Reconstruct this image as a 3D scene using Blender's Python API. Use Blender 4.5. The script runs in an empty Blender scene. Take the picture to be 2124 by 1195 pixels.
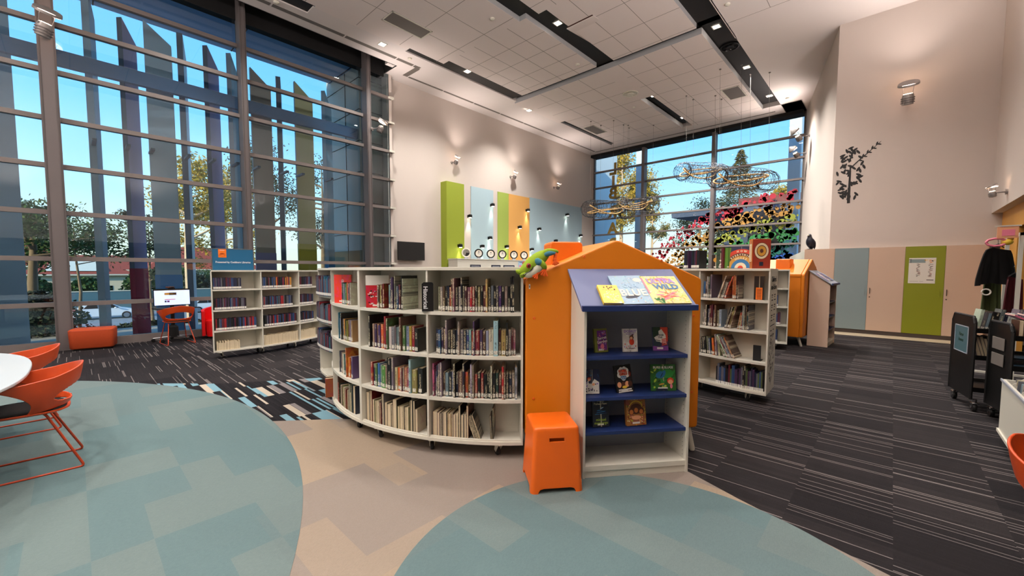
import bpy, bmesh, math, random
from mathutils import Vector, Matrix, noise
rnd = random.Random(7)
S = bpy.context.scene
COL = S.collection
PI = math.pi
# ---------------------------------------------------------------- camera
H = 1.52
F_PX, CX, CY = 847.0, 1062.0, 612.0
PITCH, YAW, ROLL = math.radians(3.45), math.radians(42.95), math.radians(0.1)
FW = Vector((math.cos(YAW) * math.cos(PITCH), math.sin(YAW) * math.cos(PITCH), -math.sin(PITCH)))
R0 = Vector((math.sin(YAW), -math.cos(YAW), 0))
U0 = Vector((math.cos(YAW) * math.sin(PITCH), math.sin(YAW) * math.sin(PITCH), math.cos(PITCH)))
RT = R0 * math.cos(ROLL) + U0 * math.sin(ROLL)
UP = U0 * math.cos(ROLL) - R0 * math.sin(ROLL)
cam = bpy.data.cameras.new('camera'); camo = bpy.data.objects.new('camera', cam); COL.objects.link(camo)
m = Matrix((RT, UP, -FW)).transposed().to_4x4(); m.translation = (0, 0, H)
camo.matrix_world = m
cam.sensor_width = 36; cam.lens = 36 * F_PX / 2124; cam.shift_x = 0; cam.shift_y = (CY - 597.5) / 2124
cam.clip_end = 500; cam.clip_start = 0.02
S.camera = camo

def P(px, py, ax='z', v=0.0):
    """point where a sight line meets an axis-aligned plane (survey helper)"""
    d = FW + RT * ((px - CX) / F_PX) - UP * ((py - CY) / F_PX)
    k = 'xyz'.index(ax); o = Vector((0, 0, H))
    return o + d * ((v - o[k]) / d[k])

# ---------------------------------------------------------------- materials
MATS = {}
def lin(c):
    return tuple((x / 12.92 if x <= .04045 else ((x + .055) / 1.055) ** 2.4) for x in c)
def mat(name, col, rough=.6, metal=0.0, var=0.0, scale=8.0, bump=0.0, bscale=60.0, spec=.5, emit=None, estr=0.0, coat=0.0, srgb=True):
    if name in MATS: return MATS[name]
    M = bpy.data.materials.new(name); M.use_nodes = True
    nt = M.node_tree; n = nt.nodes; L = nt.links; b = n['Principled BSDF']
    c = (*(lin(col) if srgb else col), 1)
    b.inputs['Base Color'].default_value = c
    b.inputs['Roughness'].default_value = rough; b.inputs['Metallic'].default_value = metal
    b.inputs['Specular IOR Level'].default_value = spec
    if coat: b.inputs['Coat Weight'].default_value = coat
    tc = n.new('ShaderNodeTexCoord')
    if var:
        nz = n.new('ShaderNodeTexNoise'); nz.inputs['Scale'].default_value = scale; nz.inputs['Detail'].default_value = 4
        L.new(tc.outputs['Object'], nz.inputs['Vector'])
        mr = n.new('ShaderNodeMapRange'); mr.inputs['To Min'].default_value = 1 - var; mr.inputs['To Max'].default_value = 1 + var
        L.new(nz.outputs['Fac'], mr.inputs['Value'])
        hs = n.new('ShaderNodeHueSaturation'); hs.inputs['Color'].default_value = c
        L.new(mr.outputs['Result'], hs.inputs['Value']); L.new(hs.outputs['Color'], b.inputs['Base Color'])
    if bump:
        nb = n.new('ShaderNodeTexNoise'); nb.inputs['Scale'].default_value = bscale; nb.inputs['Detail'].default_value = 3
        L.new(tc.outputs['Object'], nb.inputs['Vector'])
        bp = n.new('ShaderNodeBump'); bp.inputs['Strength'].default_value = bump; bp.inputs['Distance'].default_value = .01
        L.new(nb.outputs['Fac'], bp.inputs['Height']); L.new(bp.outputs['Normal'], b.inputs['Normal'])
    if emit:
        b.inputs['Emission Color'].default_value = (*lin(emit), 1); b.inputs['Emission Strength'].default_value = estr
    MATS[name] = M
    return M
def N(nt, t, **kw):
    x = nt.nodes.new('ShaderNode' + t)
    for k, v in kw.items():
        if k in x.inputs: x.inputs[k].default_value = v
        else: setattr(x, k, v)
    return x
def math_n(nt, op, a, b=None, c=None):
    x = nt.nodes.new('ShaderNodeMath'); x.operation = op
    for i, v in enumerate((a, b, c)):
        if v is None: continue
        if isinstance(v, (int, float)): x.inputs[i].default_value = v
        else: nt.links.new(v, x.inputs[i])
    return x.outputs[0]
def mixc(nt, fac, a, b):
    x = nt.nodes.new('ShaderNodeMix'); x.data_type = 'RGBA'
    for i, v in ((0, fac), (6, a), (7, b)):
        if isinstance(v, (int, float)): x.inputs[i].default_value = v
        elif isinstance(v, tuple): x.inputs[i].default_value = (*v[:3], 1)
        else: nt.links.new(v, x.inputs[i])
    return x.outputs[2]

# ---------------------------------------------------------------- mesh building
class MB:
    def __init__(s): s.v = []; s.f = []; s.mi = []; s.mats = []; s.M = None
    def m(s, name):
        mt = MATS[name] if isinstance(name, str) else name
        if mt not in s.mats: s.mats.append(mt)
        return s.mats.index(mt)
    def add(s, vs, fs, mt):
        k = len(s.v)
        vs = [Vector(p) for p in vs]
        if s.M is not None: vs = [s.M @ p for p in vs]
        s.v += vs; i = s.m(mt)
        for f in fs: s.f.append([a + k for a in f]); s.mi.append(i)
    def box(s, x0, x1, y0, y1, z0, z1, mt):
        s.add([(x0, y0, z0), (x1, y0, z0), (x1, y1, z0), (x0, y1, z0), (x0, y0, z1), (x1, y0, z1), (x1, y1, z1), (x0, y1, z1)],
              [(0, 3, 2, 1), (4, 5, 6, 7), (0, 1, 5, 4), (1, 2, 6, 5), (2, 3, 7, 6), (3, 0, 4, 7)], mt)
        return s
    def prism(s, pts, z0, z1, mt):
        n = len(pts); vs = [(p[0], p[1], z0) for p in pts] + [(p[0], p[1], z1) for p in pts]
        s.add(vs, [tuple(range(n - 1, -1, -1)), tuple(range(n, 2 * n))] + [(i, (i + 1) % n, n + (i + 1) % n, n + i) for i in range(n)], mt)
        return s
    def extr(s, pts, d, mt):
        """extrude a 3-D polygon along vector d"""
        n = len(pts); d = Vector(d); vs = [Vector(p) for p in pts] + [Vector(p) + d for p in pts]
        s.add(vs, [tuple(range(n - 1, -1, -1)), tuple(range(n, 2 * n))] + [(i, (i + 1) % n, n + (i + 1) % n, n + i) for i in range(n)], mt)
        return s
    def quad(s, a, b, c, d, mt): s.add([a, b, c, d], [(0, 1, 2, 3)], mt); return s
    def tube(s, path, r, mt, seg=8, caps=True, closed=False, flat=1.0):
        path = [Vector(p) for p in path]; n = len(path); rr = r if isinstance(r, (list, tuple)) else [r] * n
        vs = []; prev = None
        for i, p in enumerate(path):
            if closed: t = path[(i + 1) % n] - path[i - 1]
            else: t = path[min(i + 1, n - 1)] - path[max(i - 1, 0)]
            if t.length < 1e-9: t = Vector((0, 0, 1))
            t.normalize()
            if prev is None:
                a = Vector((0, 0, 1)) if abs(t.z) < .9 else Vector((1, 0, 0)); nr = t.cross(a).normalized()
            else:
                nr = prev - t * prev.dot(t)
                nr = nr.normalized() if nr.length > 1e-6 else t.orthogonal().normalized()
            prev = nr; bn = t.cross(nr)
            for k in range(seg):
                a = 2 * PI * k / seg
                vs.append(p + nr * (math.cos(a) * rr[i]) + bn * (math.sin(a) * rr[i] * flat))
        fs = []
        for i in range(n if closed else n - 1):
            j = (i + 1) % n
            for k in range(seg):
                l = (k + 1) % seg
                fs.append((i * seg + k, i * seg + l, j * seg + l, j * seg + k))
        if caps and not closed: fs += [tuple(range(seg - 1, -1, -1)), tuple(range((n - 1) * seg, n * seg))]
        s.add(vs, fs, mt); return s
    def cyl(s, a, b, r, mt, r2=None, seg=16): return s.tube([a, b], [r, r if r2 is None else r2], mt, seg)
    def lathe(s, prof, mt, seg=24, c=(0, 0, 0)):
        vs = []; fs = []
        for r, z in prof:
            for k in range(seg):
                a = 2 * PI * k / seg; vs.append((c[0] + r * math.cos(a), c[1] + r * math.sin(a), c[2] + z))
        for i in range(len(prof) - 1):
            for k in range(seg):
                l = (k + 1) % seg; fs.append((i * seg + k, i * seg + l, (i + 1) * seg + l, (i + 1) * seg + k))
        fs += [tuple(range(seg - 1, -1, -1)), tuple(range((len(prof) - 1) * seg, len(prof) * seg))]
        s.add(vs, fs, mt); return s
    def ball(s, c, r, mt, seg=14, rings=9, rot=None):
        r = r if isinstance(r, (tuple, list)) else (r, r, r); vs = []; fs = []
        for i in range(rings + 1):
            t = PI * i / rings
            for k in range(seg):
                a = 2 * PI * k / seg
                p = Vector((r[0] * math.sin(t) * math.cos(a), r[1] * math.sin(t) * math.sin(a), r[2] * math.cos(t)))
                if rot is not None: p = rot @ p
                vs.append(p + Vector(c))
        for i in range(rings):
            for k in range(seg):
                l = (k + 1) % seg; fs.append((i * seg + k, (i + 1) * seg + k, (i + 1) * seg + l, i * seg + l))
        s.add(vs, fs, mt); return s
    def grid(s, fn, nu, nv, mt, th=0.0, closed=False):
        """surface fn(u,v) 0..1, optional thickness along normals"""
        g = [[Vector(fn(i / nu, j / nv)) for j in range(nv + 1)] for i in range(nu + 1)]
        vs = [p for r in g for p in r]; w = nv + 1; fs = []
        for i in range(nu):
            for j in range(nv): fs.append((i * w + j, (i + 1) * w + j, (i + 1) * w + j + 1, i * w + j + 1))
        if th:
            ns = []
            for i in range(nu + 1):
                for j in range(nv + 1):
                    a = g[min(i + 1, nu)][j] - g[max(i - 1, 0)][j]; b = g[i][min(j + 1, nv)] - g[i][max(j - 1, 0)]
                    ns.append(a.cross(b).normalized())
            k = len(vs); vs = vs + [p - q * th for p, q in zip(vs, ns)]
            fs += [tuple(a + k for a in reversed(f)) for f in list(fs)]
            e = [i * w for i in range(nu + 1)] + [nu * w + j for j in range(1, nv + 1)] + [i * w + nv for i in range(nu - 1, -1, -1)] + [j for j in range(nv - 1, 0, -1)]
            for a, b in zip(e, e[1:] + e[:1]): fs.append((b, a, a + k, b + k))
        s.add(vs, fs, mt); return s
    def build(s, name, parent=None, loc=None, smooth=None, bevel=0.0, bseg=2, subd=0, rot=None):
        me = bpy.data.meshes.new(name); me.from_pydata([tuple(p) for p in s.v], [], s.f)
        for mt in s.mats: me.materials.append(mt)
        me.polygons.foreach_set('material_index', s.mi)
        if smooth:
            bm = bmesh.new(); bm.from_mesh(me)
            bmesh.ops.remove_doubles(bm, verts=bm.verts, dist=1e-5)
            for f in bm.faces: f.smooth = True
            for e in bm.edges:
                if len(e.link_faces) == 2: e.smooth = e.calc_face_angle(0) < math.radians(smooth)
            bm.to_mesh(me); bm.free()
        me.update()
        o = bpy.data.objects.new(name, me); COL.objects.link(o)
        if loc is not None: o.location = loc
        if rot is not None: o.rotation_euler = rot
        if parent is not None: o.parent = parent
        if bevel:
            b = o.modifiers.new('bevel', 'BEVEL'); b.width = bevel; b.segments = bseg; b.limit_method = 'ANGLE'; b.angle_limit = math.radians(40)
        if subd:
            b = o.modifiers.new('subd', 'SUBSURF'); b.levels = subd; b.render_levels = subd
        return o
def tag(o, label, cat, group=None, kind=None):
    o['label'] = label; o['category'] = cat
    if group: o['group'] = group
    if kind: o['kind'] = kind
    return o
def thing(name, label, cat, loc=(0, 0, 0), rz=0.0, group=None):
    o = bpy.data.objects.new(name, None); COL.objects.link(o); o.location = loc; o.rotation_euler = (0, 0, rz)
    o.empty_display_size = .1
    return tag(o, label, cat, group)
def struct(o): o['kind'] = 'structure'; return o
def stuff(o): o['kind'] = 'stuff'; return o
def dup(root, loc, rz=None, label=None, group=None):
    r = root.copy(); COL.objects.link(r); r.location = loc
    if rz is not None: r.rotation_euler = (0, 0, rz)
    if label: r['label'] = label
    if group: r['group'] = group
    def kids(a, b):
        for ch in list(a.children):
            if ch is b: continue
            c = ch.copy(); COL.objects.link(c); c.parent = b; kids(ch, c)
    kids(root, r)
    return r
def text(s, size, mt, name='lettering', ext=.001, align='CENTER', font=None, sx=1.0, bold=0.0):
    """lettering as a mesh lying in the XY plane, facing +Z"""
    cu = bpy.data.curves.new(name, 'FONT'); cu.body = s; cu.size = size; cu.align_x = align; cu.align_y = 'CENTER'
    cu.extrude = ext; cu.resolution_u = 2; cu.offset = bold
    o = bpy.data.objects.new(name, cu); COL.objects.link(o)
    dg = bpy.context.evaluated_depsgraph_get(); me = bpy.data.meshes.new_from_object(o.evaluated_get(dg))
    bpy.data.objects.remove(o); bpy.data.curves.remove(cu)
    if sx != 1.0:
        for v in me.vertices: v.co.x *= sx
    me.materials.clear(); me.materials.append(MATS[mt] if isinstance(mt, str) else mt)
    return me
def place_mesh(me, name, parent, M):
    o = bpy.data.objects.new(name, me); COL.objects.link(o)
    me.transform(M); o.parent = parent
    return o
def wall_M(o, right, up):
    right = Vector(right).normalized(); up = Vector(up).normalized(); nn = right.cross(up)
    M = Matrix((right, up, nn)).transposed().to_4x4(); M.translation = Vector(o); return M
# ---------------------------------------------------------------- base materials
mat('white_wall', (.80, .76, .73), .85, bump=.05, bscale=90)
mat('ceiling_tile', (.86, .825, .81), .9, bump=.06, bscale=120)
mat('plaster', (.84, .815, .805), .9)
mat('raft_edge', (.66, .67, .68), .6)
mat('void_black', (.035, .033, .04), .9)
mat('grille', (.40, .38, .36), .6)
mat('orange_chimney', (.86, .43, .05), .45, var=.04, scale=2)
mat('alu', (.41, .385, .385), .5, .15)
mat('alu_dark', (.33, .31, .31), .5, .1)
mat('rail', (.47, .44, .43), .45, .15)
mat('case_white', (.83, .82, .77), .45, var=.03, scale=3)
mat('case_grey', (.60, .62, .66), .6, bump=.08, bscale=200)
mat('black', (.03, .03, .035), .45)
mat('black_soft', (.045, .045, .05), .8)
mat('black_metal', (.03, .03, .033), .4, .2, spec=.3)
mat('joint', (.50, .48, .46), .8)
mat('chrome', (.75, .75, .76), .18, 1.0)
mat('steel', (.55, .55, .56), .35, .9)
mat('rubber', (.10, .10, .11), .7)
mat('orange_plastic', (.88, .39, .05), .42, var=.04, scale=2, bump=.03, bscale=150)
mat('orange_vinyl', (.83, .47, .035), .48, var=.05, scale=1.3, bump=.10, bscale=7)
mat('orange_vinyl_dark', (.86, .38, .02), .5, var=.05, scale=1.3)
mat('orange_fabric', (.68, .25, .07), .85, var=.08, scale=30, bump=.2, bscale=300)
mat('orange_shell', (.76, .27, .085), .38)
mat('orange_tube', (.70, .25, .12), .35, .2)
mat('seat_black', (.05, .055, .06), .9)
mat('red_vinyl', (.80, .03, .05), .4)
mat('blue_top', (.36, .40, .55), .55, bump=.04, bscale=150)
mat('blue_shelf', (.09, .17, .37), .5)
mat('table_white', (.80, .84, .86), .25, coat=.3)
mat('sign_teal', (.03, .36, .52), .5)
mat('sign_orange', (.93, .46, .08), .5)
mat('white_ink', (.90, .91, .92), .6)
mat('black_ink', (.04, .04, .04), .6)
mat('paper', (.80, .74, .62), .85, var=.10, scale=60)
mat('paper_white', (.88, .87, .84), .8)
mat('screen_black', (.03, .03, .035), .15)
mat('panel_green', (.56, .62, .16), .7, bump=.05, bscale=100)
mat('panel_green2', (.62, .70, .32), .7)
mat('panel_blue', (.66, .76, .80), .7)
mat('panel_orange', (.88, .66, .36), .7)
mat('door_cream', (.78, .68, .60), .55, var=.02, scale=2)
mat('door_blue', (.50, .57, .58), .55)
mat('door_green', (.50, .53, .05), .5)
mat('kick_dark', (.26, .22, .20), .6)
mat('floor_strip', (.72, .67, .57), .6)
mat('yellow_ply', (.80, .58, .24), .5, var=.08, scale=2)
mat('concrete_light', (.62, .60, .57), .85, var=.08, scale=.8)
mat('asphalt', (.48, .50, .54), .9, var=.08, scale=.4)
mat('lawn', (.25, .30, .16), .95, var=.35, scale=1.2)
mat('mulch', (.30, .26, .22), .95, var=.3, scale=6)
mat('bark', (.45, .38, .30), .9, var=.25, scale=6, bump=.4, bscale=12)
mat('bark_pale', (.72, .64, .55), .9, var=.2, scale=4, bump=.3, bscale=10)
mat('roof_red', (.58, .26, .20), .8, var=.12, scale=3)
mat('house_wall', (.84, .80, .72), .85)
mat('car_paint', (.84, .87, .92), .25, coat=.6)
mat('car_glass', (.04, .05, .07), .08)
mat('tail_red', (.75, .05, .05), .3)
mat('lamp_white', (1, 1, 1), .5, emit=(1, .93, .86), estr=18)
mat('lamp_warm', (1, 1, 1), .5, emit=(1, .80, .62), estr=60)
mat('spot_body', (.60, .58, .57), .4, .5)
mat('shade_blue', (.22, .42, .62), .6)
mat('soffit', (.50, .66, .82), .7)
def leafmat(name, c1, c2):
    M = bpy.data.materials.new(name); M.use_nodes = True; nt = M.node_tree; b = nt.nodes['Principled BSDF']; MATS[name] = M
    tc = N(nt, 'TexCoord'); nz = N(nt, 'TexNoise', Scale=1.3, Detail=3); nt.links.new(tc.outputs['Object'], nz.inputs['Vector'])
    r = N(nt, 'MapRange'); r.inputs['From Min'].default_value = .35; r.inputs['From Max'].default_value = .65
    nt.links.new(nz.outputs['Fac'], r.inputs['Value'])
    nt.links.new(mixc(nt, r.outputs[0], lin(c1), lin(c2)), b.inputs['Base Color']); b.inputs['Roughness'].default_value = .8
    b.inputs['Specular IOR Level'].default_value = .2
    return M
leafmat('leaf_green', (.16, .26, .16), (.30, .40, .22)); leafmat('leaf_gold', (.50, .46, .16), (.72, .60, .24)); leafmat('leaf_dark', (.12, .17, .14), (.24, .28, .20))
leafmat('leaf_pine', (.30, .33, .20), (.52, .47, .28))

# window glass: a thin pane, clear with a mirror share that grows at grazing angles
def glass(name, tint, k=1.0):
    M = bpy.data.materials.new(name); M.use_nodes = True; nt = M.node_tree; nt.nodes.clear(); MATS[name] = M
    o = N(nt, 'OutputMaterial'); t = N(nt, 'BsdfTransparent'); t.inputs[0].default_value = (*tint, 1)
    g = N(nt, 'BsdfGlossy'); g.inputs['Roughness'].default_value = .0; g.inputs[0].default_value = (.9, .95, 1, 1)
    f = N(nt, 'Fresnel'); f.inputs[0].default_value = 1.5
    mx = N(nt, 'MixShader'); nt.links.new(math_n(nt, 'MULTIPLY', f.outputs[0], k), mx.inputs[0])
    nt.links.new(t.outputs[0], mx.inputs[1]); nt.links.new(g.outputs[0], mx.inputs[2]); nt.links.new(mx.outputs[0], o.inputs[0])
glass('glass_clear', (.86, .95, .98), 1.3)
glass('glass_far', (.90, .96, .99), 1.0)

# ---- carpets (carpet tiles laid on one 0.5 m grid, lines run along Y)
def carpet_base(name):
    M = bpy.data.materials.new(name); M.use_nodes = True; nt = M.node_tree; b = nt.nodes['Principled BSDF']; MATS[name] = M
    b.inputs['Roughness'].default_value = .95; b.inputs['Specular IOR Level'].default_value = .15
    g = N(nt, 'NewGeometry'); sp = N(nt, 'SeparateXYZ'); nt.links.new(g.outputs['Position'], sp.inputs[0])
    return M, nt, b, sp.outputs[0], sp.outputs[1], g
def whitenoise(nt, *vals):
    c = N(nt, 'CombineXYZ')
    for i, v in enumerate(vals):
        if isinstance(v, (int, float)): c.inputs[i].default_value = v
        else: nt.links.new(v, c.inputs[i])
    w = N(nt, 'TexWhiteNoise', noise_dimensions='3D'); nt.links.new(c.outputs[0], w.inputs['Vector']); return w.outputs['Value']
def fl(nt, x, s, off=0.0): return math_n(nt, 'FLOOR', math_n(nt, 'MULTIPLY_ADD', x, 1 / s, off))
def fuzz(nt, b, sc=350, st=.35):
    g = N(nt, 'NewGeometry'); nz = N(nt, 'TexNoise', Scale=sc, Detail=2); nt.links.new(g.outputs['Position'], nz.inputs['Vector'])
    bp = N(nt, 'Bump'); bp.inputs['Strength'].default_value = st; bp.inputs['Distance'].default_value = .004
    nt.links.new(nz.outputs['Fac'], bp.inputs['Height']); nt.links.new(bp.outputs['Normal'], b.inputs['Normal'])
def gt(nt, x, t): return math_n(nt, 'GREATER_THAN', x, t)
# dark striped carpet: thin pale threads of random length, tile to tile tone changes
M, nt, b, X, Y, g = carpet_base('carpet_dark')
wav = N(nt, 'TexNoise', Scale=14, Detail=1); nt.links.new(g.outputs['Position'], wav.inputs['Vector'])
Xw = math_n(nt, 'MULTIPLY_ADD', wav.outputs['Fac'], .0022, X)
tx = fl(nt, X, .5); ty = fl(nt, Y, .5, .13)
col_i = fl(nt, Xw, .0125)
seg_i = fl(nt, Y, .5, .13)
tile = whitenoise(nt, tx, ty, 3.0)
r1 = whitenoise(nt, col_i, seg_i, 1.0)
line = gt(nt, r1, .90)
fr = math_n(nt, 'FRACT', math_n(nt, 'MULTIPLY', Xw, 80.0))
line = math_n(nt, 'MULTIPLY', line, gt(nt, math_n(nt, 'SUBTRACT', .62, fr), 0.0))
# a thin band of each column only
base = mixc(nt, tile, lin((.115, .105, .115)), lin((.18, .165, .17)))
fine = whitenoise(nt, fl(nt, Xw, .006), seg_i, 9.0)
base = mixc(nt, math_n(nt, 'MULTIPLY', fine, .45), base, lin((.06, .06, .075)))
amt = math_n(nt, 'MULTIPLY', line, math_n(nt, 'MULTIPLY_ADD', tile, .35, .30))
nt.links.new(mixc(nt, amt, base, lin((.60, .57, .56))), b.inputs['Base Color']); fuzz(nt, b)
# transition carpet: black planks with pale blue, cream and grey planks
M, nt, b, X, Y, g = carpet_base('carpet_transition')
ci = fl(nt, X, .04); w0 = whitenoise(nt, fl(nt, X, .12), 0.0, 5.0)
rowoff = math_n(nt, 'MULTIPLY', fl(nt, X, .5), .37)
si = math_n(nt, 'FLOOR', math_n(nt, 'MULTIPLY_ADD', Y, 2.0, rowoff))
big = whitenoise(nt, fl(nt, X, .067), si, 2.0); small = whitenoise(nt, fl(nt, X, .026), si, 4.0)
hue = whitenoise(nt, fl(nt, X, .067), si, 8.0)
c3 = mixc(nt, gt(nt, hue, .55), lin((.42, .56, .61)), lin((.66, .62, .56)))
c3 = mixc(nt, gt(nt, hue, .85), c3, lin((.45, .43, .43)))
base = mixc(nt, whitenoise(nt, fl(nt, X, .0125), si, 6.0), lin((.06, .055, .07)), lin((.13, .12, .13)))
a = mixc(nt, gt(nt, small, .80), base, c3)
nt.links.new(mixc(nt, gt(nt, big, .72), a, c3), b.inputs['Base Color']); fuzz(nt, b)
# beige and blue tiled carpets
def tiles2(name, a, c, e, thin):
    M, nt, b, X, Y, g = carpet_base(name)
    sx = fl(nt, X, .25); off = math_n(nt, 'MULTIPLY', whitenoise(nt, sx, 1.0, 1.0), 1.0)
    sy = math_n(nt, 'FLOOR', math_n(nt, 'MULTIPLY_ADD', Y, 2.0, .03))
    r = whitenoise(nt, sx, sy, 2.0)
    x2 = fl(nt, X, 1.0, .3); y2 = fl(nt, Y, 1.0, .2); r2 = whitenoise(nt, x2, y2, 7.0)
    base = mixc(nt, math_n(nt, 'MULTIPLY', gt(nt, r, .55), .68), lin(a), lin(c))
    base = mixc(nt, math_n(nt, 'MULTIPLY', gt(nt, r2, .5), .35), base, lin(e))
    nz = N(nt, 'TexNoise', Scale=1.6, Detail=3); nt.links.new(g.outputs['Position'], nz.inputs['Vector'])
    base = mixc(nt, math_n(nt, 'MULTIPLY', nz.outputs['Fac'], .35), base, lin(e))
    ln = whitenoise(nt, fl(nt, X, .011), fl(nt, Y, .004), 3.0)
    base = mixc(nt, math_n(nt, 'MULTIPLY', ln, thin), base, lin(tuple(x * .75 for x in a)))
    nt.links.new(base, b.inputs['Base Color']); fuzz(nt, b, 250, .4)
tiles2('carpet_beige', (.59, .53, .455), (.475, .45, .44), (.52, .49, .46), .18)
tiles2('carpet_blue', (.355, .445, .455), (.43, .48, .47), (.39, .445, .445), .18)
# ================================================================ SETTING
CEIL = 7.52
YW = 11.8        # window wall / white wall
XF = 19.05       # far window wall
YR = -1.45       # right wall, above the low bay
def circle_pts(cx, cy, r, n=96): return [(cx + r * math.cos(2 * PI * i / n), cy + r * math.sin(2 * PI * i / n)) for i in range(n)]
def slab(name, pts, z0, z1, m_): return struct(MB().prism(pts, z0, z1, m_).build(name))
# carpets; each inlaid field is a millimetre proud of the one below
f = MB(); f.box(-7, 19.6, -7, 12.1, -.12, 0, 'carpet_dark'); struct(f.build('floor'))
slab('floor_carpet_beige', [(1.25, 4.55), (1.78, 4.085), (2.45, 3.35), (3.02, 2.3), (3.2, 1.3), (2.96, .69), (2.72, -.04), (2.4, -1.0), (1.5, -3), (-3, -3), (-3, 4)], 0, .002, 'carpet_beige')
# transition planks between the blue circle and the dark field
tp = []
for i in range(0, 13):
    a = math.radians(90 - i * 7.6); tp.append((-3.894 + 5.15 * math.cos(a), 4.622 + 5.15 * math.sin(a)))
slab('floor_carpet_transition', [(.2, 7.4), (.75, 7.1), (1.25, 6.55), (1.9, 6.1), (2.6, 5.7), (2.7, 4.4), (2.45, 3.42), (1.78, 4.08), (1.30, 4.48), (1.17, 5.6), (.9, 6.55), (.3, 7.3)], 0, .0015, 'carpet_transition')
slab('floor_carpet_blue', circle_pts(-3.894, 4.622, 5.2, 160), 0, .004, 'carpet_blue')
slab('floor_carpet_blue', circle_pts(1.7135, .7537, 1.212, 128), 0, .004, 'carpet_blue')

def wallbox(name, x0, x1, y0, y1, z0, z1, m_='white_wall'):
    return struct(MB().box(x0, x1, y0, y1, z0, z1, m_).build(name))
wallbox('wall_left', 6.92, XF + .2, YW, YW + .3, 0, CEIL + .4)
wallbox('wall_back', -7.2, -7, -7, 12.1, 0, CEIL + .4)
wallbox('wall_side', -7, 13.2, -7.2, -7, 0, 2.9)
# angled white wall between the far window and the cupboard wall
w = MB(); w.prism([(XF + .3, 2.70), (13.07, 1.2), (13.07, .95), (XF + .3, 2.45)], 0, CEIL + .3, 'white_wall'); struct(w.build('wall_angled'))
wallbox('wall_right', 13.05, 13.3, -1.8, 1.2, 2.07, CEIL + .3)
wallbox('wall_right_lower', 13.27, 13.4, -7, 1.0, 0, 2.12, 'white_wall')
wallbox('wall_bulkhead', -7, 13.3, YR - .25, YR, 2.72, CEIL + .3)
wallbox('ceiling_low', -7, 13.3, -7, YR - .25, 2.72, 2.9, 'white_wall')
# yellow plywood wall in the low bay, with a dark doorway
xd = P(2112, 470, 'y', -1.60).x
wallbox('wall_plywood', xd, 13.05, -1.75, -1.60, 0, 2.72, 'yellow_ply')
wallbox('wall_plywood', xd - 1.5, xd, -1.75, -1.60, 2.32, 2.72, 'yellow_ply')
wallbox('wall_dark_room', 9.0, 13.05, -4.2, -4.1, 0, 2.72, 'kick_dark')
wallbox('wall_far_head', XF, XF + .3, 2.4, YW + .3, CEIL - .02, CEIL + .4, 'alu_dark')

# ---------------------------------------------------------------- ceiling: two heights of tiled rafts round black service slots
cl = MB()
TOPZ = CEIL + .45
cl.box(-7, XF + .3, YR, YW + .3, TOPZ, TOPZ + .1, 'void_black')
struct(cl.build('ceiling_void'))
# raft blocks (x0,x1,y0,y1); near rafts sit .09 m higher than far ones
def ceil_block(name, x0, x1, y0, y1, z, th=.14, edge='raft_edge', m_='ceiling_tile'):
    b = MB(); b.box(x0, x1, y0, y1, z, z + .004, m_); b.box(x0, x1, y0, y1, z + .004, z + th, edge)
    return struct(b.build(name))
ZN, ZF = CEIL, CEIL - .02
def plaster(x0, x1, y0, y1): b = MB(); b.box(x0, x1, y0, y1, CEIL, CEIL + .5, 'plaster'); return struct(b.build('ceiling'))
# border along the window / white wall
plaster(-7, 4.0, 10.28, 10.95); plaster(4.0, 6.48, 9.95, 10.95); plaster(6.48, XF, 10.05, 11.12); plaster(6.75, XF, 11.12, YW)
plaster(17.7, XF, 2.6, 10.05)
plaster(-7, XF, YR, 3.22)
# rafts
ceil_block('ceiling_raft', -7, 4.03, 6.86, 9.88, ZN, .4)
ceil_block('ceiling_raft', 4.03, 6.48, 6.86, 9.95, ZN, .4)
ceil_block('ceiling_raft', 6.48, 7.62, 6.86, 9.83, ZN, .4)
ceil_block('ceiling_raft', 7.62, 10.80, 6.66, 9.58, ZN, .16)
ceil_block('ceiling_raft', -7, 7.70, 3.78, 6.33, ZN, .4)
ceil_block('ceiling_raft', 7.70, 10.80, 3.82, 6.10, ZN, .4)
ceil_block('ceiling_raft', 11.0, 17.6, 6.66, 9.80, ZF - .05, .16)
ceil_block('ceiling_raft', 11.0, 13.6, 9.80, 10.12, ZF - .05, .16)
ceil_block('ceiling_raft', 11.0, 13.68, 6.24, 6.66, ZF - .05, .16)
ceil_block('ceiling_raft', 11.0, 17.6, 3.76, 6.24, ZF - .05, .16)
ceil_block('ceiling_raft', 13.6, 17.7, 10.02, 10.06, ZF - .05, .16)
ceil_block('ceiling_raft', 9.83, 11.93, 3.2, 3.24, ZN, .4)
# tile joints as thin dark battens let into the raft undersides
j = MB()
def jx(x, y0, y1, z): j.box(x - .006, x + .006, y0, y1, z - .0012, z + .001, 'joint')
def jy(y, x0, x1, z): j.box(x0, x1, y - .006, y + .006, z - .0012, z + .001, 'joint')
for (x0, x1, y0, y1, z, w_) in ((-7, 7.62, 6.86, 9.88, ZN, 1.2), (7.62, 10.8, 6.66, 9.58, ZN, .72), (-7, 7.7, 3.78, 6.33, ZN, 1.2), (7.7, 10.8, 3.82, 6.1, ZN, 1.0),
                            (11.0, 17.6, 6.66, 9.8, ZF - .05, .9), (11.0, 17.6, 3.76, 6.24, ZF - .05, .9)):
    x = x0 + w_; k = 0
    while x < x1 - .1: jx(x, y0, y1, z); x += w_
    y = y0 + w_ * .85
    while y < y1 - .1: jy(y, x0, x1, z); y += w_ * .85
for x, y0, y1 in ((9.9, 1.9, 3.2), (11.1, 1.3, 3.2), (8.3, .8, 3.2), (6.5, .8, 3.2)): jx(x, y0, y1, CEIL)
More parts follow.
